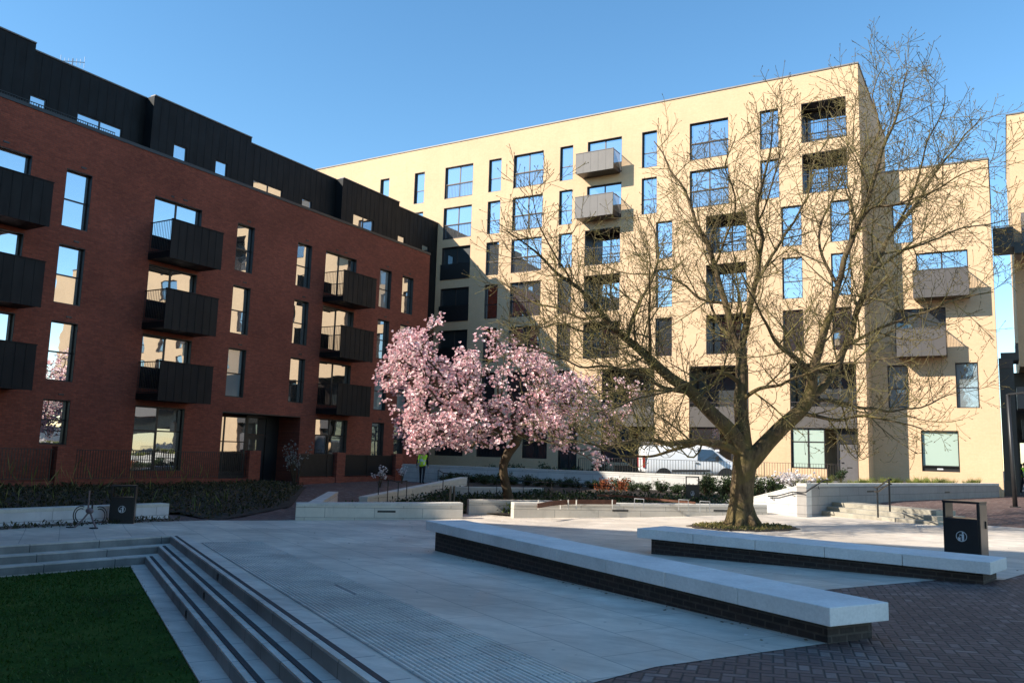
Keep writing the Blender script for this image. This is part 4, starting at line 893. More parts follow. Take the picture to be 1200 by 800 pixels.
rail_thing('long low black handrail behind the magnolia trunk', [on_z(582, 576, .22), on_z(613, 578, .22), on_z(646, 580, .21), on_z(679, 582, .20), on_z(720, 585, .18)], .48, r0=.016)
for lab, px in (('black bollard left of the pair beside the ramp rail', 527.5), ('black bollard right of the pair beside the ramp rail', 531.5)):
    t = thing('bollard', lab, 'bollard', tuple(on_z(px, 589, .12))); p = on_z(px, 589, .12); k = MB(); k.tube([p - V((0, 0, .2)), p + V((0, 0, .52))], .035, 8); k.build('post', M['olivepost'] if 'olivepost' in M else M['black'], t)
    k = MB(); k.tube([p + V((0, 0, .521)), p + V((0, 0, .55))], .038, 8); k.build('cap', M['frame'], t)
# rusted steel edging with short light posts
ed = thing('garden_edging', 'rust coloured steel edging curving through the bed behind the long wall', 'edging', tuple(on_z(680, 588, .3)))
k = MB(); ep = [on_z(630, 590, .28), on_z(645, 587.5, .30), on_z(662, 586, .33), on_z(680, 585.5, .34), on_z(722, 585.8, .34)]
for i in range(len(ep) - 1): k.bar(ep[i] - V((0, 0, .06)), ep[i + 1] - V((0, 0, .06)), .02, .15)
k.build('strip', M['rust'], ed)
for px in (631, 657, 666, 675.5, 717.5):
    p = on_z(px, 589, .25); t = thing('marker_post', 'short pale marker post along the rust coloured edging', 'post', tuple(p), group='marker posts along the rust coloured edging'); k = MB(); k.tube([p - V((0, 0, .2)), p + V((0, 0, .09))], .022, 8); k.build('post', M['lime'], t); k = MB(); k.tube([p + V((0, 0, .091)), p + V((0, 0, .11))], .026, 8); k.build('cap', M['alloy'], t)
e2 = thing('garden_edging', 'thin dark red steel edging line in front of the hedge', 'edging', tuple(on_z(780, 585, .4)))
k = MB(); ep = [on_z(700, 580, .42), on_z(730, 581, .42), on_z(770, 585, .38), on_z(815, 589, .33)]
for i in range(len(ep) - 1): k.bar(ep[i], ep[i + 1], .03, .07)
k.build('strip', M['rust'], e2)
for px, py in ((749, 583), (801, 584), (826, 586)): p = on_z(px, py + 3, .40); t = thing('hoop_barrier', 'small silver hoop barrier in the bed before the hedge', 'hoop', tuple(p), group='silver hoops in the bed before the hedge'); k = MB(); k.tube([p - V((.16, 0, .3)), p + V((-.16, 0, .05)), p + V((.16, 0, .05)), p + V((.16, 0, -.3))], .014, 6); k.build('hoop', M['alloy'], t)
# railings of the upper street
r1 = thing('street_railing', 'thin black railing on the white wall in front of the van', 'railing', (-15, 37.4, 1))
k = MB(); railing(k, (-17.2, 37.3, 0), (-10.2, 37.3, 0), .98, lambda p: .72, .13, .007, 1.9, .018); k.build('railing_panel', M['frame'], r1)
r2 = thing('street_railing', 'thin black railing before the pale blinds and grey door', 'railing', (-9, 43, 1))
k = MB(); railing(k, (-12.1, 43.2, 0), (-6.95, 43.2, 0), .78, lambda p: .92, .13, .008, 1.5, .018); k.build('railing_panel', M['bframe'], r2)
r3 = thing('street_railing', 'short black railing behind the right edge of the magnolia', 'railing', (-20.5, 44, 1))
k = MB(); railing(k, (-21.4, 44.2, 0), (-17.6, 44.2, 0), 1.0, lambda p: .62, .13, .009, 1.5, .02); k.build('railing_panel', M['frame'], r3)
r4 = thing('timber_box', 'brown slatted timber box on the street behind the van', 'box', (-19.5, 44.6, .3))
k = MB(); p = on_y(734, 553, 44.6); 
for i in range(5): k.box(p.x - .75, p.x + .75, 44.5, 45.3, .3 + i * .2, .48 + i * .2)
k.build('slat_side', M['timber'] if 'timber' in M else M['rust'], r4)
lp = thing('lamp_post', 'tall slim black lamp post standing in front of the dark shop', 'lamp post', tuple(on_z(1190, 594, .33)))
b0 = on_z(1190, 594, .33); tp_ = at(1181, 462, (b0 - EYE).dot(FW)); k = MB(); k.tube([b0 - V((0, 0, .3)), b0.lerp(tp_, .25), tp_], [.09, .075, .065], 10); k.build('post', M['frame'], lp, smooth=True)
k = MB(); k.box(b0.x - .18, b0.x + .18, b0.y - .18, b0.y + .18, .3, .36); k.build('base_plate', M['frame'], lp); k = MB(); k.bar(tp_, tp_ + V((.9, -.1, .1)), .16, .06); k.build('lamp_head', M['frame'], lp)

# ------------------------------------------------------------------ metal stand on the left
ms = thing('metal_stand', 'rusty pinkish metal stand with curved hoops and splayed legs beside the left bin', 'metal stand', tuple(on_g(103, 619)))
o = on_g(103, 619.5); rt = V((cos(PSI), sin(PSI), 0)); fw_ = V((-sin(PSI), cos(PSI), 0))
def loc(a, b, c): return o + rt * a + fw_ * b + V((0, 0, c))
for s in (-1, 1):
    k = MB(); k.tube([loc(.02 * s, 0, .42), loc(.12 * s, -.05, .25), loc(.28 * s, -.15, .04)], .022, 6); k.build('leg', M['pinkmetal'], ms)
    k = MB(); k.box(*(sorted((loc(.22 * s, 0, 0).x, loc(.38 * s, 0, 0).x))), loc(.3 * s, -.2, 0).y - .07, loc(.3 * s, -.2, 0).y + .08, o.z + .0, o.z + .06); k.build('foot', M['rubber'], ms)
    for rr in (.23, .17):
        k = MB(); c = loc(.24 * s, .05, .34); pts = [c + rt * (rr * cos(a) * s * .85) + V((0, 0, rr * sin(a))) for a in [radians(-70 + 180 * i / 12) for i in range(13)]]
        k.tube(pts, .014, 6); k.build('hoop', M['pinkframe'] if 'pinkframe' in M else M['bframe'], ms)
k = MB(); k.tube([loc(-.04, 0, .42), loc(-.05, 0, .98)], .02, 6); k.build('stem', M['pinkmetal'], ms); k = MB(); k.tube([loc(.06, 0, .42), loc(.06, 0, .70)], .022, 6); k.build('stem', M['frame'], ms)
k = MB(); k.ball(loc(0, 0, .46), .10, 10, 8, (1.3, .8, .8)); k.build('hub', M['pinkmetal'], ms, smooth=True)
# ------------------------------------------------------------------ big bare tree
RT = random.Random(11)
D0 = (tc - EYE).dot(FW)
def rv(r=RT): 
    while True:
        v = V((r.uniform(-1, 1), r.uniform(-1, 1), r.uniform(-1, 1)))
        if .05 < v.length < 1: return v.normalized()
def limb(pts, dd, thin=True):
    pts = [(x, y + (max(0, 170 - y) * .20 if thin else 0), r) for x, y, r in pts]   # traced (px, py, radius in px) with a depth that grows along the limb -> 3D points, radii
    n = len(pts); out = []; rad = []
    for i, (x, y, r) in enumerate(pts):
        D = D0 + dd * (i / (n - 1)) ** 1.2; out.append(at(x, y, D)); rad.append(r * ((.86 if thin else 1) if r > 12 or not thin else .51 + .026 * r) * D / F_PX)
    # smooth
    P2, R2 = [], []
    for i in range(n - 1):
        p0, p1, p2, p3 = out[max(i - 1, 0)], out[i], out[i + 1], out[min(i + 2, n - 1)]
        for k in range(4):
            t = k / 4; a = .5 * ((2 * p1) + (p2 - p0) * t + (2 * p0 - 5 * p1 + 4 * p2 - p3) * t * t + (3 * p1 - p0 - 3 * p2 + p3) * t ** 3)
            P2.append(a); R2.append(rad[i] + (rad[i + 1] - rad[i]) * t)
    P2.append(out[-1]); R2.append(rad[-1]); return P2, R2
trunk_px = [(864, 622, 23), (866, 610, 18.5), (868, 590, 16), (870, 565, 15), (873, 540, 16), (874, 525, 14)]
LIMBS = [  # traced limbs, depth change in metres
 ([(872, 530, 13), (848, 497, 11), (808, 460, 9.5), (770, 427, 8), (735, 397, 6.5), (706, 370, 5.2), (682, 345, 4.2), (655, 318, 3.2), (622, 290, 2.0), (590, 268, 1.1)], -2.5),
 ([(735, 397, 4.6), (741, 375, 3.8), (750, 352, 3.0), (765, 325, 2.4), (772, 290, 1.7), (757, 250, 1.0)], 1.2),
 ([(770, 427, 3.5), (748, 408, 3.0), (744, 386, 2.2), (740, 366, 1.2)], -1.4),
 ([(873, 530, 12), (868, 490, 10.5), (868, 450, 9.5), (868, 415, 8.5), (858, 388, 6.5), (848, 355, 5.5), (838, 312, 4.6), (822, 270, 3.6), (805, 232, 2.7), (786, 200, 1.9), (768, 165, 1.1)], 2.0),
 ([(868, 412, 7.5), (876, 375, 6.3), (884, 335, 5.2), (893, 290, 4.4), (886, 250, 3.5), (895, 210, 2.6), (905, 170, 1.8), (902, 120, 1.0)], -2.2),
 ([(848, 355, 3.4), (822, 350, 2.8), (795, 330, 2.3), (760, 322, 1.8), (725, 318, 1.1), (690, 300, .8)], 2.5),
 ([(884, 335, 3.6), (905, 300, 3.0), (925, 268, 2.6), (945, 230, 2.1), (955, 190, 1.6), (975, 150, .9)], 2.0),
 ([(872, 548, 14), (900, 518, 12), (925, 492, 11), (946, 470, 10), (953, 448, 8.5), (958, 415, 7.4), (970, 375, 6.2), (982, 335, 5.4), (1000, 275, 4.8), (1018, 225, 4.0), (1040, 160, 3.0), (1054, 110, 2.1), (1062, 62, 1.1)], -1.5),
 ([(946, 470, 7.5), (975, 440, 6.6), (992, 405, 5.6), (1003, 372, 5.0), (1020, 320, 4.4), (1045, 275, 3.7), (1078, 232, 2.9), (1110, 185, 2.1), (1150, 130, 1.1)], 2.5),
 ([(953, 448, 6.0), (940, 425, 5.2), (918, 408, 4.0), (900, 385, 3.1), (890, 360, 2.2), (870, 330, 1.2)], -2.5),
 ([(1000, 275, 3.2), (1020, 245, 2.8), (1050, 240, 2.3), (1090, 222, 1.9), (1130, 205, 1.4), (1170, 195, .8)], -2.8),
 ([(1020, 320, 3.0), (1050, 300, 2.6), (1090, 282, 2.1), (1130, 268, 1.7), (1185, 258, 1.0)], 3.0),
 ([(992, 405, 3.8), (1030, 385, 3.0), (1075, 368, 2.6), (1120, 352, 2.0), (1165, 342, 1.2)], -1.2),
 ([(871, 532, 8.5), (848, 522, 7.2), (820, 518, 6.0), (790, 519, 4.8), (762, 514, 3.8), (735, 517, 3.0), (705, 524, 2.2), (675, 516, 1.4), (645, 510, .9)], -3.0),
 ([(820, 518, 4.0), (795, 526, 3.3), (770, 532, 2.7), (745, 534, 2.2), (722, 533, 1.6), (700, 524, 1.0)], -1.0),
 ([(935, 484, 4.5), (960, 488, 3.6), (990, 492, 3.0), (1020, 488, 2.4), (1050, 492, 1.8), (1085, 505, 1.1)], -2.0),
 ([(946, 470, 4.5), (975, 468, 3.6), (1010, 478, 3.0), (1045, 482, 2.3), (1080, 476, 1.7), (1120, 460, 1.0)], 1.4),
 ([(868, 450, 4.8), (850, 438, 4.0), (830, 440, 3.2), (800, 452, 2.6), (770, 462, 2.0), (730, 472, 1.5), (690, 488, .9)], -3.6),
 ([(868, 470, 4.6), (890, 455, 3.8), (915, 452, 3.0), (940, 440, 2.6), (975, 430, 2.0), (1010, 428, 1.4), (1060, 415, .8)], -4.0),
 ([(808, 460, 4.8), (780, 455, 3.8), (750, 440, 3.2), (715, 428, 2.6), (680, 428, 2.0), (645, 415, 1.4), (605, 400, .8)], -4.2),
 ([(706, 370, 3.0), (680, 372, 2.6), (650, 360, 2.0), (620, 350, 1.5), (585, 330, .8)], 1.5),
 ([(982, 335, 3.3), (965, 300, 2.8), (962, 262, 2.3), (985, 215, 1.8), (1000, 160, 1.2), (1005, 90, .7)], 2.6),
 ([(1018, 225, 2.8), (1010, 190, 2.2), (1030, 150, 1.8), (1025, 100, 1.3), (1035, 48, .7)], 1.8),
 ([(838, 312, 2.8), (850, 280, 2.4), (862, 240, 2.0), (850, 200, 1.5), (862, 155, .9)], -2.2),
 ([(1045, 275, 2.6), (1068, 230, 2.2), (1082, 180, 1.8), (1100, 130, 1.3), (1108, 82, .7)], -2.0),
 ([(735, 397, 3.4), (715, 385, 2.8), (690, 388, 2.2), (655, 380, 1.6), (625, 385, .9)], -3.4),
]
tree = thing('bare_tree', 'big bare spreading tree with a forked trunk standing in front of the cream blocks', 'tree', tuple(tc))
tb = MB(); cb_ = MB(); BR = []
def spawn(pts, rad, level, lens, gap, mb, ang=(28, 62), start=.22):
    """side shoots along a branch"""
    acc = 0.0; tot = sum((pts[i + 1] - pts[i]).length for i in range(len(pts) - 1)); nxt = tot * start; side = RT.uniform(0, 6.28)
    for i in range(len(pts) - 1):
        seg = pts[i + 1] - pts[i]; L = seg.length
        while nxt < acc + L and L > 1e-6:
            t = (nxt - acc) / L; p = pts[i] + seg * t; r = rad[i] + (rad[min(i + 1, len(rad) - 1)] - rad[i]) * t; d = seg.normalized()
            side += 2.4 + RT.uniform(-.6, .6); o = d.orthogonal().normalized(); o.rotate(Matrix.Rotation(side, 3, d))
            a = radians(RT.uniform(*ang)); nd = d * cos(a) + o * sin(a); fr = nxt / tot
            ln = RT.uniform(*lens) * (1.15 - .72 * fr)
            grow(p, nd, ln, min(r * .55, .0105 * ln + .006), level, mb)
            nxt += RT.uniform(*gap)
        acc += L
def grow(p, d, ln, r, level, mb):
    n = max(3, int(ln / (.28 if level < 2 else .15))); n = min(n, 10); step = ln / n; pts = [p]; rad = [r]; wob = rv() * .26
    for i in range(n):
        d = (d + wob * .5 + rv() * .10 + V((0, 0, .075 if level < 3 else .06))).normalized(); wob = (wob + rv() * .12) * .8
        if pts[-1].z < 2.1 and d.z < .25: d = (d + V((0, 0, .5))).normalized()
        pts.append(pts[-1] + d * step); rad.append(max(r * (1 - .72 * (i + 1) / n), i and ((.0085 if level == 1 else .0068 if level == 2 else .0052)) or .006))
    mb.tube(pts, rad, 5 if level == 1 else 4 if level == 2 else 3, cap=False)
    if level == 1: spawn(pts, rad, 2, (.55, 1.6), (.15, .30), mb, (30, 68), .12)
    elif level == 2: spawn(pts, rad, 3, (.16, .50), (.09, .19), mb, (28, 62), .12)
    elif RT.random() < .7:    # bud at the tip
        e = pts[-1]; mb.tube([e - d * .01, e + d * .022, e + d * .06], [.005, .0135, .002], 3, cap=False)
tp3 = [at(x, y, D0) for x, y, r in trunk_px]; tr3 = [r * .87 * D0 / F_PX for x, y, r in trunk_px]
tp3[0].z = H(tc.x, tc.y) - .15
P2, R2 = [], []
for i in range(len(tp3) - 1):
    for k in range(4): t = k / 4; P2.append(tp3[i].lerp(tp3[i + 1], t)); R2.append(tr3[i] * (1 - t) + tr3[i + 1] * t)
P2.append(tp3[-1]); R2.append(tr3[-1]); vb = len(tb.v); tb.tube(P2, R2, 26)
for i in range(vb, len(tb.v)):     # fluted, lumpy stem
    v = V(tb.v[i]); j = (i - vb) // 26; c = P2[min(j, len(P2) - 1)]; d = v - c; a = atan2(d.y, d.x); f = 1 + .055 * noise.noise(V((cos(a) * 2.6, sin(a) * 2.6, v.z * .55))) + .05 * noise.noise(V((cos(a) * 6, sin(a) * 6, v.z * 1.2 + 5))); tb.v[i] = tuple(c + d * f)
for k in range(7):   # root flare
    a = k * .9 + .3; q = V((cos(a), sin(a), 0)); z0 = H(tc.x, tc.y); tb.tube([tc + q * .16 + V((0, 0, z0 + .75)), tc + q * .30 + V((0, 0, z0 + .28)), tc + q * .62 + V((0, 0, z0 - .06))], [.10, .13, .05], 7)
for li, (px, dd) in enumerate(LIMBS):
    P_, R_l = limb(px, dd); BR.append((P_, R_l))
def px_of(p):
    v = p - EYE; w_ = v.dot(FW); return 600 + F_PX * v.dot(CR) / w_, 400 - F_PX * v.dot(CU) / w_
BR2 = []
for li, (px, dd) in enumerate(LIMBS):
    P_, R_l = BR[li]; bx, by = px[0][0], px[0][1]; bestd, bp = 1e9, None
    for lj in range(li):
        for q in BR2[lj][0]:
            x, y = px_of(q); e = (x - bx) ** 2 + (y - by) ** 2
            if e < bestd: bestd, bp = e, q
    if bp is not None and bestd < 150 and li not in (0, 3, 7):
        sh = (bp - EYE).dot(FW) - D0; n = len(P_)
        P_ = [EYE + (p - EYE) * (((p - EYE).dot(FW) + sh) / (p - EYE).dot(FW)) for p in P_]
    # natural wobble
    P_ = [p + V((noise.noise(p * 1.3), noise.noise(p * 1.3 + V((9, 0, 0))), noise.noise(p * 1.3 + V((0, 9, 0))))) * min(.10, .6 * .02 * i) for i, p in enumerate(P_)]
    BR2.append((P_, R_l)); tb.tube(P_, R_l, 10 if R_l[0] > .15 else 7)
    big = R_l[0] > .2
    spawn(P_, R_l, 1, (1.2, 2.8), (.25, .48), cb_, (30, 75), .22 if big else .10)
# limbs growing towards and away from the viewer so the crown is round
for k in range(8):
    src, sr = BR2[(0, 3, 4, 7, 8, 3)[k % 6]]; i = int(len(src) * RT.uniform(.35, .75)); p = src[i]; a = RT.uniform(-.7, .7); d = (FW * (1 if k % 2 else -1) + CR * a + V((0, 0, RT.uniform(.35, 1.0)))).normalized()
    ln = RT.uniform(2.6, 4.0); pts = [p]; rad = [min(sr[i] * .6, .06)]; r0 = rad[0]
    for j in range(9): d = (d + rv() * .16 + V((0, 0, .06))).normalized(); pts.append(pts[-1] + d * ln / 9); rad.append(r0 * (1 - .85 * (j + 1) / 9))
    tb.tube(pts, rad, 6); spawn(pts, rad, 1, (1.0, 2.2), (.30, .55), cb_, (30, 65), .2)
tb.build('trunk', M['bark'], tree, smooth=True); cb_.build('crown', M['twig'], tree, smooth=True)

# ------------------------------------------------------------------ magnolia
RM = random.Random(5)
mg = on_z(595, 586, .08); MD = (mg - EYE).dot(FW)
mag = thing('magnolia_tree', 'magnolia tree in full pink blossom with a short bent trunk', 'tree', tuple(mg))
mt = MB()
tp_m = [(597, 592, 7.5), (595, 578, 5.6), (591, 560, 5.2), (590, 545, 5.2), (596, 530, 5.6), (604, 518, 6.5), (607, 511, 5)]
mp, mr = limb([(x, y, r) for x, y, r in tp_m], 0, False); sc_ = MD / D0
mp = [EYE + (p - EYE) * sc_ for p in mp]; mr = [r * sc_ for r in mr]; mt.tube(mp, mr, 12)
fork = mp[-2]
# crown outline in the plane of the trunk, given real depth: targets are spread through an uneven volume
outline = [(443, 436), (455, 425), (462, 408), (466, 392), (490, 384), (503, 372), (516, 374), (524, 396), (534, 408), (548, 400), (560, 386), (575, 384), (590, 396), (612, 402), (640, 418), (668, 432), (700, 442), (728, 448), (757, 458), (752, 480), (742, 505), (730, 525), (700, 548), (685, 535), (655, 528), (632, 520), (610, 508), (585, 520), (560, 526), (545, 530), (528, 522), (507, 526), (482, 531), (470, 515), (462, 490), (450, 465)]
def dens(x, y): return 1.0 if x < 640 else max(.30, 1 - (x - 640) / 130.0)
tg = []
while len(tg) < 980:
    x, y = RM.uniform(444, 760), RM.uniform(375, 550)
    if not inside(x, y, outline) or RM.random() > dens(x, y): continue
    cx = 565; wv = max(.15, 1 - ((x - cx) / 190) ** 2) ** .5
    _q = at(x, y, MD)
    if noise.noise(_q * .75 + V((3, 1, 7))) < -.10 and RM.random() < .85: continue
    tg.append(at(x, y, MD + RM.uniform(-1, 1) * 3.3 * wv - .2))
tg.sort(key=lambda p: (p - fork).length)
nodes = [fork.copy()]; par = [-1]
tips = []
def rotn(p, s=.9): return V((noise.noise(p * s), noise.noise(p * s + V((5, 3, 1))), noise.noise(p * s + V((1, 7, 4)))))
for t in tg:
    bi = min(range(len(nodes)), key=lambda i: (nodes[i] - t).length + .32 * (nodes[i] - fork).length)
    a = nodes[bi]; L = (t - a).length; n = max(1, int(L / .35)); prev = bi
    for k in range(1, n + 1):
        q = a.lerp(t, k / n) + rotn(a.lerp(t, k / n) * 2) * .10 * sin(pi * k / n) + V((0, 0, .10 * L * sin(pi * k / n) * .4))
        nodes.append(q); par.append(prev); prev = len(nodes) - 1
    tips.append(prev)
cnt = [0] * len(nodes)
for t in tips:
    i = t
    while i >= 0: cnt[i] += 1; i = par[i]
for i in range(1, len(nodes)):
    r1_ = .0075 + .0075 * cnt[i] ** .5; p_ = par[i]; r0_ = min(.0075 + .0075 * cnt[p_] ** .5, r1_ * 1.5 + .01)
    mt.tube([nodes[p_], nodes[i]], [min(r0_, .13), min(r1_, .12)], 5 if cnt[i] > 4 else 3, cap=False)
mt.build('trunk', M['mbark'], mag, smooth=True)
pb = MB()
def blossom(mb, p, ax, s, n=6):
    ax = ax.normalized(); o = ax.orthogonal().normalized(); o.rotate(Matrix.Rotation(RM.uniform(0, 6.28), 3, ax)); op = RM.uniform(.45, 1.0)
    for k in range(n):
        a = 2 * pi * k / n; d = o.copy(); d.rotate(Matrix.Rotation(a, 3, ax)); sd = ax.cross(d) * s * .30
        b = p + d * s * .05; m_ = p + d * s * .42 * op + ax * s * .42; e = p + d * s * (.62 * op) + ax * s * (.95 - .45 * op)
        mb.q(b, m_ + sd, e, m_ - sd)
for t in tips:
    c = nodes[t]; x, y = px_of(c); k = RM.randint(8, 15) if RM.random() < dens(x, y) + .12 else RM.randint(1, 2)
    for j in range(k):
        off = rv(RM) * RM.uniform(.03, .30); ax = (off.normalized() * .6 + V((0, 0, .7)) + (c - fork).normalized() * .35)
        blossom(pb, c + off, ax, RM.uniform(.075, .15))
for i in range(1, len(nodes)):
    if cnt[i] <= 3 and RM.random() < .42 * dens(*px_of(nodes[i])): blossom(pb, nodes[i] + rv(RM) * .06, rv(RM) + V((0, 0, .8)), RM.uniform(.09, .15))
pb.build('blossom', M['petal'], mag)
# small flowering saplings on the path side
def sapling(label, px, py, z, h, w_, n, name='magnolia_sapling', kind='petal_white'):
    b = on_z(px, py, z); t = thing(name, label, 'shrub', tuple(b)); s = MB(); p = MB(); tips_ = []
    for k in range(n):
        a = RM.uniform(0, 6.28); e = b + V((cos(a) * w_ * RM.uniform(.1, 1), sin(a) * w_ * RM.uniform(.1, 1), h * RM.uniform(.45, 1) )); m_ = b.lerp(e, .5) + V((0, 0, h * .12)); s.tube([b + V((RM.uniform(-.04, .04), 0, -.1)), m_, e], [.014, .010, .004], 4, cap=False); tips_ += [e, m_.lerp(e, .6), m_.lerp(e, .3)]
    for e in tips_:
        for j in range(3): blossom(p, e + rv(RM) * .10, rv(RM) + V((0, 0, .8)), RM.uniform(.05, .11), 5)
    s.build('stem', M['mbark'], t); p.build('blossom', M[kind], t)
M['grey_leaf'] = leafmat('greyish_bud_leaf', [(0.0, (0.14, 0.14, 0.13)), (.7, (0.30, 0.29, 0.27)), (1.0, (0.50, .48, .45))])
sapling('greyish budding shrub beside the dark entrance of the red block', 345, 572, -.05, 2.1, .75, 22, 'budding_shrub', 'grey_leaf')
sapling('small white flowering sapling before the short dark fence', 445, 570, .05, .95, .42, 9)
sapling('smaller white flowering sapling next to the hi vis walker', 471, 566, .1, .85, .32, 6)

# ------------------------------------------------------------------ ground cover, hedge, grasses
RG = random.Random(21)
def cover(mb, poly, n, h, l, wd, zf, up=.6, clump=.8):
    xs = [p[0] for p in poly]; ys = [p[1] for p in poly]; k = 0
    while k < n:
        x, y = RG.uniform(min(xs), max(xs)), RG.uniform(min(ys), max(ys))
        if not inside(x, y, poly): continue
        c = .5 + .5 * noise.noise(V((x * clump, y * clump, 3.1))); 
        if RG.random() > .25 + c: continue
        hh = h * (.35 + .9 * c); z = zf(x, y) + RG.uniform(0, 1) ** 1.3 * hh; d = (rv(RG) + V((0, 0, up))).normalized()
        mb.leaf((x, y, z), d, l * RG.uniform(.6, 1.4), wd * RG.uniform(.6, 1.3)); k += 1
b = MB(); bedz = lambda x, y: H(x, y) + 0.010 + 0.14 * smooth01((-21.0 - x) / 2.5) * smooth01(((-20.3 - x) * .838 - (y - 17.4) * .546 - .1) / 1.6)
bed_poly = [(-22.1, 8.0), (-21.9, 17.2), (-20.6, 17.4), (-22.6, 22.3), (-27.6, 28.4), (-29.0, 28.4), (-29.0, 8.0)]
cover(b, bed_poly, 13000, .17, .12, .04, bedz, .5)
tag(b.build('ground_cover', M['leaf_olive']), kind='stuff')
b = MB(); cover(b, [(-22.2, 12), (-22.0, 16.6), (-20.6, 17.2), (-23, 21), (-28.8, 24), (-28.8, 12)], 160, .9, .5, .02, bedz, 1.6)
tag(b.build('dry_stalks', M['leaf_bright']), kind='stuff')
b = MB(); cover(b, [(-21.35, 8), (-20.75, 16.5), (-20.95, 16.5), (-21.6, 8)], 900, .13, .09, .03, lambda x, y: H(x, y), .8, 2.0); tag(b.build('weeds', M['leaf_olive']), kind='stuff')
gz = lambda x, y: H(x, y) + 0.06 + 0.16 * smooth01((y - 24) / 5)
b = MB(); cover(b, [(-18.2, 19.6), (-16.0, 22.8), (-16.2, 25.2), (-13.9, 24.8), (-8.2, 30.3), (-9.5, 32.5), (-22.5, 31.0), (-20.8, 26.0), (-20.8, 22.4)], 9000, .22, .12, .05, gz, .7)
tag(b.build('ground_cover', M['leaf_dark']), kind='stuff')
b = MB(); cover(b, [(-15.2, 25.0), (-13.9, 24.6), (-11.0, 27.4), (-11.4, 28.2)], 420, .26, .16, .05, gz, 1.2); tag(b.build('ground_cover_bright', M['leaf_bright']), kind='stuff')
b = MB(); cover(b, [(tc.x + cos(2 * pi * i / 20) * 1.38, tc.y + sin(2 * pi * i / 20) * 1.38) for i in range(20)], 3000, .05, .07, .02, lambda x, y: H(x, y) + .02, .9, 1.5); M['ring_leaf'] = leafmat('yellowed_ring_grass', [(0.0, (0.06, 0.065, 0.015)), (.5, (0.17, 0.155, 0.04)), (1.0, (0.30, 0.22, 0.09))], .15); tag(b.build('grass_ring', M['ring_leaf']), kind='stuff')
def shrub_mesh(h, w_, n, leaf, lw, stemn=9):
    f = MB(); s = MB(); L = []
    for k in range(stemn):
        a = RG.uniform(0, 6.28); rr = RG.uniform(.15, 1) ** .7; L.append(V((cos(a) * w_ * rr, sin(a) * w_ * rr, h * RG.uniform(.5, 1.0))))
        s.tube([V((0, 0, -.15)), L[-1] * .5 + V((0, 0, .1 * h)), L[-1]], [.02, .014, .005], 4, cap=False)
    for k in range(n):
        e = RG.choice(L); t = RG.uniform(.25, 1.08); p = e * t + rv(RG) * .16 * w_ * 1.6 + V((0, 0, .08 * h * sin(pi * t))); p.z = max(p.z, .02)
        f.leaf(p, (rv(RG) + V((0, 0, .45)) + e.normalized() * .4).normalized(), leaf * RG.uniform(.6, 1.3), lw * RG.uniform(.7, 1.2))
    return f, s
hedge_src = []
for i in range(4):
    t = local_thing('hedge_shrub', 'dark green leafy shrub in the hedge row below the white retaining wall', 'shrub', 'hedge shrubs below the white retaining wall')
    f, s = shrub_mesh(.95, .62, 620, .13, .055); f.build('foliage', M['leaf_dark'], t); s.build('stem', M['mbark'], t); hedge_src.append(t)
i = 0; x = -24.6
while x < -8.3:
    src = hedge_src[i % 4]; o = src if i < 4 else dup(src); y = 35.6 + RG.uniform(-.5, .35) - (.9 if i % 2 else 0); sc = RG.uniform(.55, .82)
    o.location = (x, y, gz(x, y) - .05); o.rotation_euler = (0, 0, RG.uniform(0, 6.28)); o.scale = (sc, sc, sc * RG.uniform(.50, .72)); x += RG.uniform(.26, .40); i += 1
for k, (x, y) in enumerate(((-15.0, 33.3), (-14.3, 33.6))):
    if k == 0:
        t = local_thing('rust_shrub', 'low shrub with rust red leaves in front of the hedge', 'shrub', 'rust leaved shrubs before the hedge'); f, s = shrub_mesh(.5, .4, 200, .11, .05, 6); f.build('foliage', M['leaf_rust'], t); s.build('stem', M['mbark'], t); o = t
    else: o = dup(t)
    o.location = (x, y, gz(x, y))
# plants on the terrace beside the lower block
gs = local_thing('grass_tuft', 'tuft of yellow green grass on top of the grey planter wall', 'grass tuft', 'grass tufts along the grey planter wall')
f = MB()
for k in range(150):
    a = RG.uniform(0, 6.28); d = V((cos(a) * .5, sin(a) * .5, RG.uniform(.7, 1.4))).normalized(); p = V((cos(a), sin(a), 0)) * RG.uniform(0, .22); l = RG.uniform(.25, .6); sd = d.orthogonal().normalized() * .016
    f.q(p - sd, p + sd, p + d * l + V((0, 0, -.05)))
f.build('foliage', M['leaf_bright'], gs)
first = True
for i in range(24):
    t_ = .05 + .93 * i / 23; q = c0.lerp(V((-.30, 48.6, 0)), t_) + V((-.75, .25, 0)) * RG.uniform(.75, 1.2); o = gs if first else dup(gs); first = False
    o.location = (q.x, q.y, .95); o.rotation_euler = (0, 0, RG.uniform(0, 6)); s_ = RG.uniform(.5, 1.05); o.scale = (s_, s_, s_ * .9)
for i in range(9):
    o = dup(gs, 'tuft of yellow green grass below the thin railing before the pale blinds'); o['group'] = 'grass tufts below the thin railing'; o.location = (-11.8 + i * .55, 42.7 + RG.uniform(-.2, .2), .80); s_ = RG.uniform(.7, 1.1); o.scale = (s_,) * 3
for i in range(8):
    o = dup(hedge_src[i % 4], 'brighter green shrub between the trunk and the white wing wall'); o['group'] = 'shrubs between trunk and wing wall'; x = -10.6 + i * .42; y = 33.4 + RG.uniform(-.6, .8); o.location = (x, y, gz(x, y) + .1); o.scale = (.7, .7, .75)
ws = thing('white_flower_shrub', 'low white flowering shrub on the corner of the planter wall', 'shrub', (-6.9, 32.6, .9)); f, s = MB(), MB()
for k in range(190):
    p = V((-6.75, 32.4, .95)) + V((RG.gauss(0, .38), RG.gauss(0, .25), abs(RG.gauss(.20, .12)))); blossom(f, p, rv(RG) + V((0, 0, .8)), RG.uniform(.08, .14), 5)
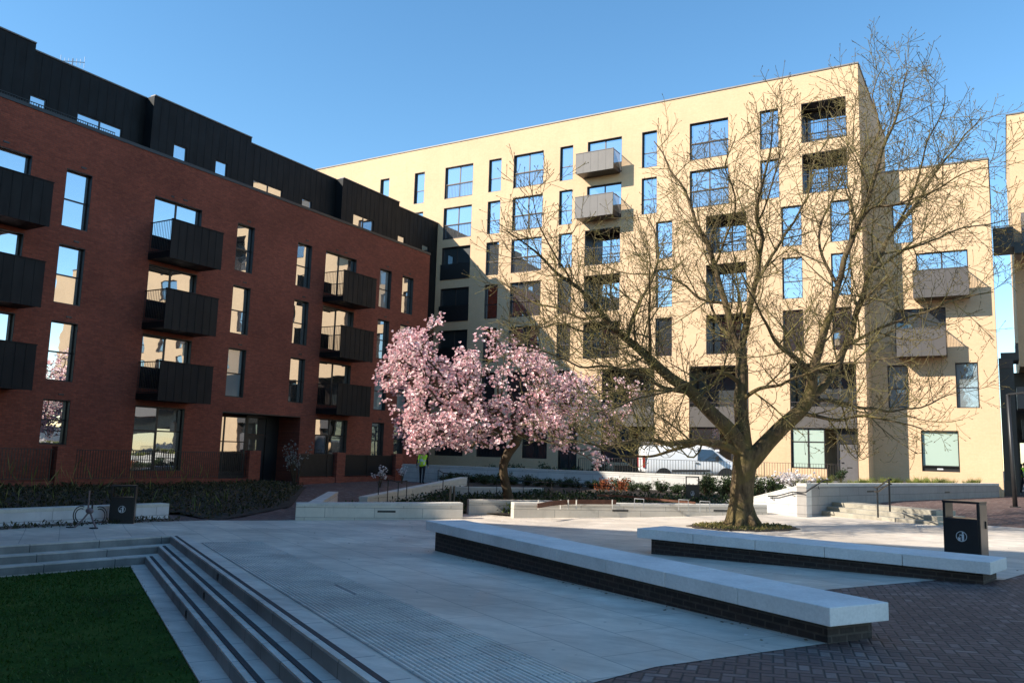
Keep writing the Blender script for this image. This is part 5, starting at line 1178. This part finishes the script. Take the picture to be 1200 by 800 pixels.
for k in range(14): e = V((-6.75 + RG.gauss(0, .5), 32.4 + RG.gauss(0, .3), 1.3)); s.tube([V((-6.75, 32.4, .8)), e], [.015, .005], 4, cap=False)
f.build('blossom', M['petal_white'], ws); s.build('stem', M['mbark'], ws)
cs_ = dup(hedge_src[0], 'small round shrub on the terrace by the front door'); cs_.location = (-6.6, 41.5, .9); cs_.scale = (.6, .6, .6); cs_['group'] = 'terrace shrubs'; del cs_['group']
# dark plants along the foot of the cream block, left part
for i in range(16):
    o = dup(hedge_src[(i + 1) % 4], 'dark shrub against the foot of the tall cream block'); o['group'] = 'shrubs at the foot of the tall cream block'; o.location = (-29.5 + i * .62, 45.9 + RG.uniform(-.3, .3), upper(-29 + i * .6)); s_ = RG.uniform(.6, .95); o.scale = (s_, s_, s_ * 1.1)

# ------------------------------------------------------------------ van
def make_van(label):
    t = local_thing('van', label, 'van')
    # stations along the length: x, underside z, bonnet or roof z, half width low, half width high, crown softness
    stn = [(0.00, .55, 1.78, .86, .74), (.05, .42, 1.92, .92, .78), (.35, .36, 1.965, .955, .80), (1.2, .34, 1.975, .96, .81), (2.4, .34, 1.97, .96, .81), (3.1, .34, 1.95, .96, .80), (3.45, .34, 1.88, .96, .77), (3.85, .34, 1.60, .955, .74), (4.25, .34, 1.22, .95, .74), (4.6, .34, 1.10, .92, .72), (4.85, .36, 1.00, .86, .66), (5.0, .42, .86, .76, .56), (5.06, .5, .74, .66, .5)]
    b = MB(); ring = []
    for (x, zb, zt, w0, w1) in stn:
        belt = min(1.12, zb + (zt - zb) * .62); q = [(w0 * .80, zb), (w0 * .97, zb + .10), (w0, zb + (belt - zb) * .5), (w0 * .985, belt), (w1 + (w0 - w1) * .25, zt - (zt - belt) * .22), (w1 * .90, zt - .03), (w1 * .5, zt)]
        ring.append([V((x, -y, z)) for y, z in q] + [V((x, y, z)) for y, z in reversed(q)])
    n = len(ring[0]); b.v = [tuple(p) for r in ring for p in r]
    for i in range(len(ring) - 1):
        for k in range(n): b.f.append((i * n + k, (i + 1) * n + k, (i + 1) * n + (k + 1) % n, i * n + (k + 1) % n)); b.m.append(0)
    b.f.append(tuple(range(n))); b.m.append(0); b.f.append(tuple((len(ring) - 1) * n + k for k in range(n - 1, -1, -1))); b.m.append(0)
    body = b.build('body', M['white_paint'], t, smooth=True)
    sub = body.modifiers.new('sub', 'SUBSURF'); sub.levels = 1; sub.render_levels = 1
    for s in (-1, 1):
        w_ = MB(); pts = [(2.72, 1.14), (3.62, 1.12), (4.02, 1.14), (3.52, 1.70), (2.78, 1.74)]
        y0 = lambda z: s * (.965 - max(0, z - 1.1) * .20)
        w_.q(*[(x, y0(z) + s * .006, z) for x, z in pts]); w_.build('side_window', M['glass_dim'], t)
        mi = MB(); mi.hexa([(3.66, s * .98, 1.12), (3.76, s * .98, 1.12), (3.76, s * 1.15, 1.12), (3.66, s * 1.15, 1.12), (3.68, s * .98, 1.38), (3.75, s * .98, 1.38), (3.75, s * 1.14, 1.38), (3.68, s * 1.14, 1.38)]); mi.build('wing_mirror', M['frame'], t)
        st_ = MB(); st_.box(1.42, 3.35, s * .962 - .02, s * .962 + .02, .56, .66); st_.build('rubbing_strip', M['frame'], t)
        hl = MB(); hl.hexa([(4.70, s * .62, .72), (4.95, s * .62, .72), (4.80, s * .84, .72), (4.60, s * .90, .72), (4.62, s * .60, .92), (4.86, s * .60, .88), (4.74, s * .80, .88), (4.55, s * .86, .92)]); hl.build('headlight', M['clear_lens'], t)
        tl_ = MB(); tl_.box(-.012, .10, s * .90 - .05, s * .90 + .055, .78, 1.42); tl_.build('tail_light', M['red_lens'], t)
        hd_2 = MB(); hd_2.box(2.62, 2.80, s * .968 - .02, s * .968 + .02, .98, 1.02); hd_2.build('door_handle', M['frame'], t)
        sm = MB(); sm.bar((2.60, s * .970, .42), (2.60, s * .962, 1.12), .012, .012, V((1, 0, 0))); sm.build('door_seam', M['frame'], t)
        for x in (1.02, 4.15):
            a_ = MB(); N = 20
            ty = MB(); ty.tube([V((x, s * .70, .33)), V((x, s * .72, .33)), V((x, s * .94, .33)), V((x, s * .955, .33))], [.29, .335, .335, .30], 20); wh = ty.build('wheel', M['rubber'], t)
            ri = MB(); ri.tube([V((x, s * .94, .33)), V((x, s * .962, .33))], [.22, .20], 16); ri.build('rim', M['alloy'], wh)
            a_.tube([V((x, s * .60, .36)), V((x, s * .964, .36))], [.40, .40], 20); a_.build('wheel_arch', M['frame'], t)
    ws_ = MB(); ws_.q((3.50, -.66, 1.845), (3.50, .66, 1.845), (4.20, .72, 1.27), (4.20, -.72, 1.27)); ws_.build('windscreen', M['glass_dim'], t)
    bp = MB(); bp.box(-.06, .08, -.88, .88, .36, .56); bp.build('rear_bumper', M['frame'], t); fbp = MB(); fbp.box(4.9, 5.09, -.72, .72, .36, .56); fbp.build('front_bumper', M['frame'], t)
    npl = MB(); npl.box(-.075, -.061, -.26, .26, .62, .74); npl.build('number_plate', M['white'], t); sm = MB(); sm.box(-.008, .0, -.006, .006, .6, 1.8); sm.build('door_seam', M['frame'], t)
    return t
vn = make_van('white panel van parked on the upper street behind the thin railing')
ang = radians(30); pv = at(751, 553, 42.6)
vn.location = (pv.x, pv.y, .54); vn.scale = (1, 1, .95); vn.rotation_euler = (0, radians(-1.6), ang)

# ------------------------------------------------------------------ people
def make_person(label, h=1.75):
    t = local_thing('person', label, 'person')
    k = h / 1.75
    J = [('pel', (0, 0, .95), .14), ('spi', (0, .01, 1.12), .135), ('che', (0, .0, 1.32), .155), ('nec', (0, .0, 1.47), .062), ('hd1', (0, -.02, 1.56), .085), ('hd2', (0, -.02, 1.66), .095), ('hd3', (0, -.01, 1.72), .06)]
    ed_ = [(0, 1), (1, 2), (2, 3), (3, 4), (4, 5), (5, 6)]; vs = [V(p) for _, p, _ in J]; rs = [r for *_, r in J]
    def add(p, r, par_): vs.append(V(p)); rs.append(r); ed_.append((par_, len(vs) - 1)); return len(vs) - 1
    for s in (-1, 1):
        f = .16 * s
        hip = add((.10 * s, 0, .90), .10, 0); kn = add((.11 * s, -f * .8 - .02, .50), .068, hip); an = add((.11 * s, -f * 1.3 + .05, .09), .046, kn); ft = add((.12 * s, -f * 1.3 - .04, .045), .042, an); add((.125 * s, -f * 1.3 - .14, .035), .036, ft)
        sh = add((.19 * s, .01, 1.41), .070, 2); el = add((.25 * s, .03 + f * .6, 1.14), .050, sh); wr = add((.26 * s, -.02 + f * 1.1, .90), .034, el); pa = add((.26 * s, -.035 + f * 1.1, .83), .036, wr)
        for q in range(4): a = add((.26 * s + .0, -.065 + f * 1.1 + .02 * q, .775), .0095, pa); add((.255 * s, -.06 + f * 1.1 + .018 * q, .735 + (.006 if q in (0, 3) else 0)), .008, a)
        th = add((.245 * s, -.075 + f * 1.1, .82), .010, pa); add((.24 * s, -.085 + f * 1.1, .785), .009, th)
    me = bpy.data.meshes.new('person_body'); me.from_pydata([tuple(v * k) for v in vs], ed_, []); tmp = bpy.data.objects.new('tmp_body', me); COL.objects.link(tmp)
    sk_ = tmp.modifiers.new('skin', 'SKIN'); 
    for v, r in zip(me.skin_vertices[0].data, rs): v.radius = (r * k, r * k)
    me.skin_vertices[0].data[0].use_root = True
    sb = tmp.modifiers.new('sub', 'SUBSURF'); sb.levels = 1; sb.render_levels = 1
    dg = bpy.context.evaluated_depsgraph_get(); m2 = bpy.data.meshes.new_from_object(tmp.evaluated_get(dg)); bpy.data.objects.remove(tmp)
    m2.materials.clear(); m2.materials.append(M['skin']); m2.materials.append(M['navy'])
    for p in m2.polygons: p.use_smooth = True; p.material_index = 1 if p.center.z < 1.46 * k and not (p.center.z < .90 * k and abs(p.center.x) > .2) else 0
    o = bpy.data.objects.new('body', m2); COL.objects.link(o); o.parent = t
    # vest: a shell around the torso
    bm = bmesh.new(); bm.from_mesh(m2); bm.normal_update()
    dele = [f for f in bm.faces if not (.90 * k < f.calc_center_median().z < 1.47 * k and abs(f.calc_center_median().x) < .225 * k)]
    bmesh.ops.delete(bm, geom=dele, context='FACES'); 
    for v in bm.verts: v.co += v.normal * .022
    vm = bpy.data.meshes.new('vest'); bm.to_mesh(vm); bm.free(); vm.materials.clear(); vm.materials.append(M['hivis']); vm.materials.append(M['silver'])
    for p in vm.polygons: p.use_smooth = True; p.material_index = 1 if (1.02 * k < p.center.z < 1.07 * k or 1.16 * k < p.center.z < 1.21 * k) else 0
    vo = bpy.data.objects.new('vest', vm); COL.objects.link(vo); vo.parent = t
    hm_ = MB(); hm_.ball((0, .012 * k, 1.675 * k), .108 * k, 12, 8, (.95, 1.02, .95)); ha = hm_.build('hair', M['hair'], t, smooth=True)
    fc = MB()
    for s in (-1, 1): fc.ball((.034 * s * k, -.108 * k, 1.635 * k), .011 * k, 6, 4)
    fc.build('eyes', M['hair'], t); ns_ = MB(); ns_.ball((0, -.118 * k, 1.605 * k), .016 * k, 6, 5, (.8, 1.1, 1.4)); ns_.build('nose', M['skin'], t)
    return t
p1 = make_person('person in a yellow hi vis vest and dark trousers walking away under the magnolia')
q = on_z(494, 568.5, .0); p1.location = (q.x, q.y, H(q.x, q.y)); p1.rotation_euler = (0, 0, radians(205))
p2_ = dup(p1, 'person in a yellow hi vis vest seen past the lamp post at the right edge', (.98, 57.5, .33), radians(40))
S.view_layers[0].update()

M['dry_leaf'] = leafmat('dry_brown_leaf', [(0.0, (0.10, 0.07, 0.04)), (1.0, (0.26, 0.19, 0.11))], 0)
fp = MB(); RL = random.Random(77)
for i in range(420):
    if i < 300: x, y = -15.5 + RL.gauss(0, 3.2), 24.5 + RL.gauss(0, 2.2)
    else: x, y = RL.uniform(-17, 0), RL.uniform(7, 24)
    if inside(x, y, [(p.x, p.y) for p in pp]) and (V((x, y, 0)) - E0).dot(EN) < -.1:
        a = RL.uniform(0, 6.28); r_ = RL.uniform(.015, .035); z = H(x, y) + .012; fp.q((x + r_ * cos(a), y + r_ * sin(a), z + .004), (x - r_ * .5 * sin(a), y + r_ * .5 * cos(a), z + .012), (x - r_ * cos(a), y - r_ * sin(a), z + .004), (x + r_ * .5 * sin(a), y - r_ * .5 * cos(a), z))
tag(fp.build('fallen_petals', M['petal_white']), kind='stuff')
fp = MB()
for i in range(130):
    x, y = RL.uniform(-18, 1), RL.uniform(6.5, 23)
    if i > 70: t_ = RL.random(); x, y = -10 + 8.5 * t_ + RL.gauss(0, .12), 13.95 - 4.95 * t_ - abs(RL.gauss(0, .12))
    if inside(x, y, [(p.x, p.y) for p in pp]) and (V((x, y, 0)) - E0).dot(EN) < -.1:
        a = RL.uniform(0, 6.28); r_ = RL.uniform(.012, .035); z = H(x, y) + .011; fp.q((x + r_ * cos(a), y + r_ * sin(a), z + .004), (x - r_ * .5 * sin(a), y + r_ * .5 * cos(a), z + .010), (x - r_ * cos(a), y - r_ * sin(a), z + .004), (x + r_ * .5 * sin(a), y - r_ * .5 * cos(a), z))
tag(fp.build('dry_leaves', M['dry_leaf']), kind='stuff')
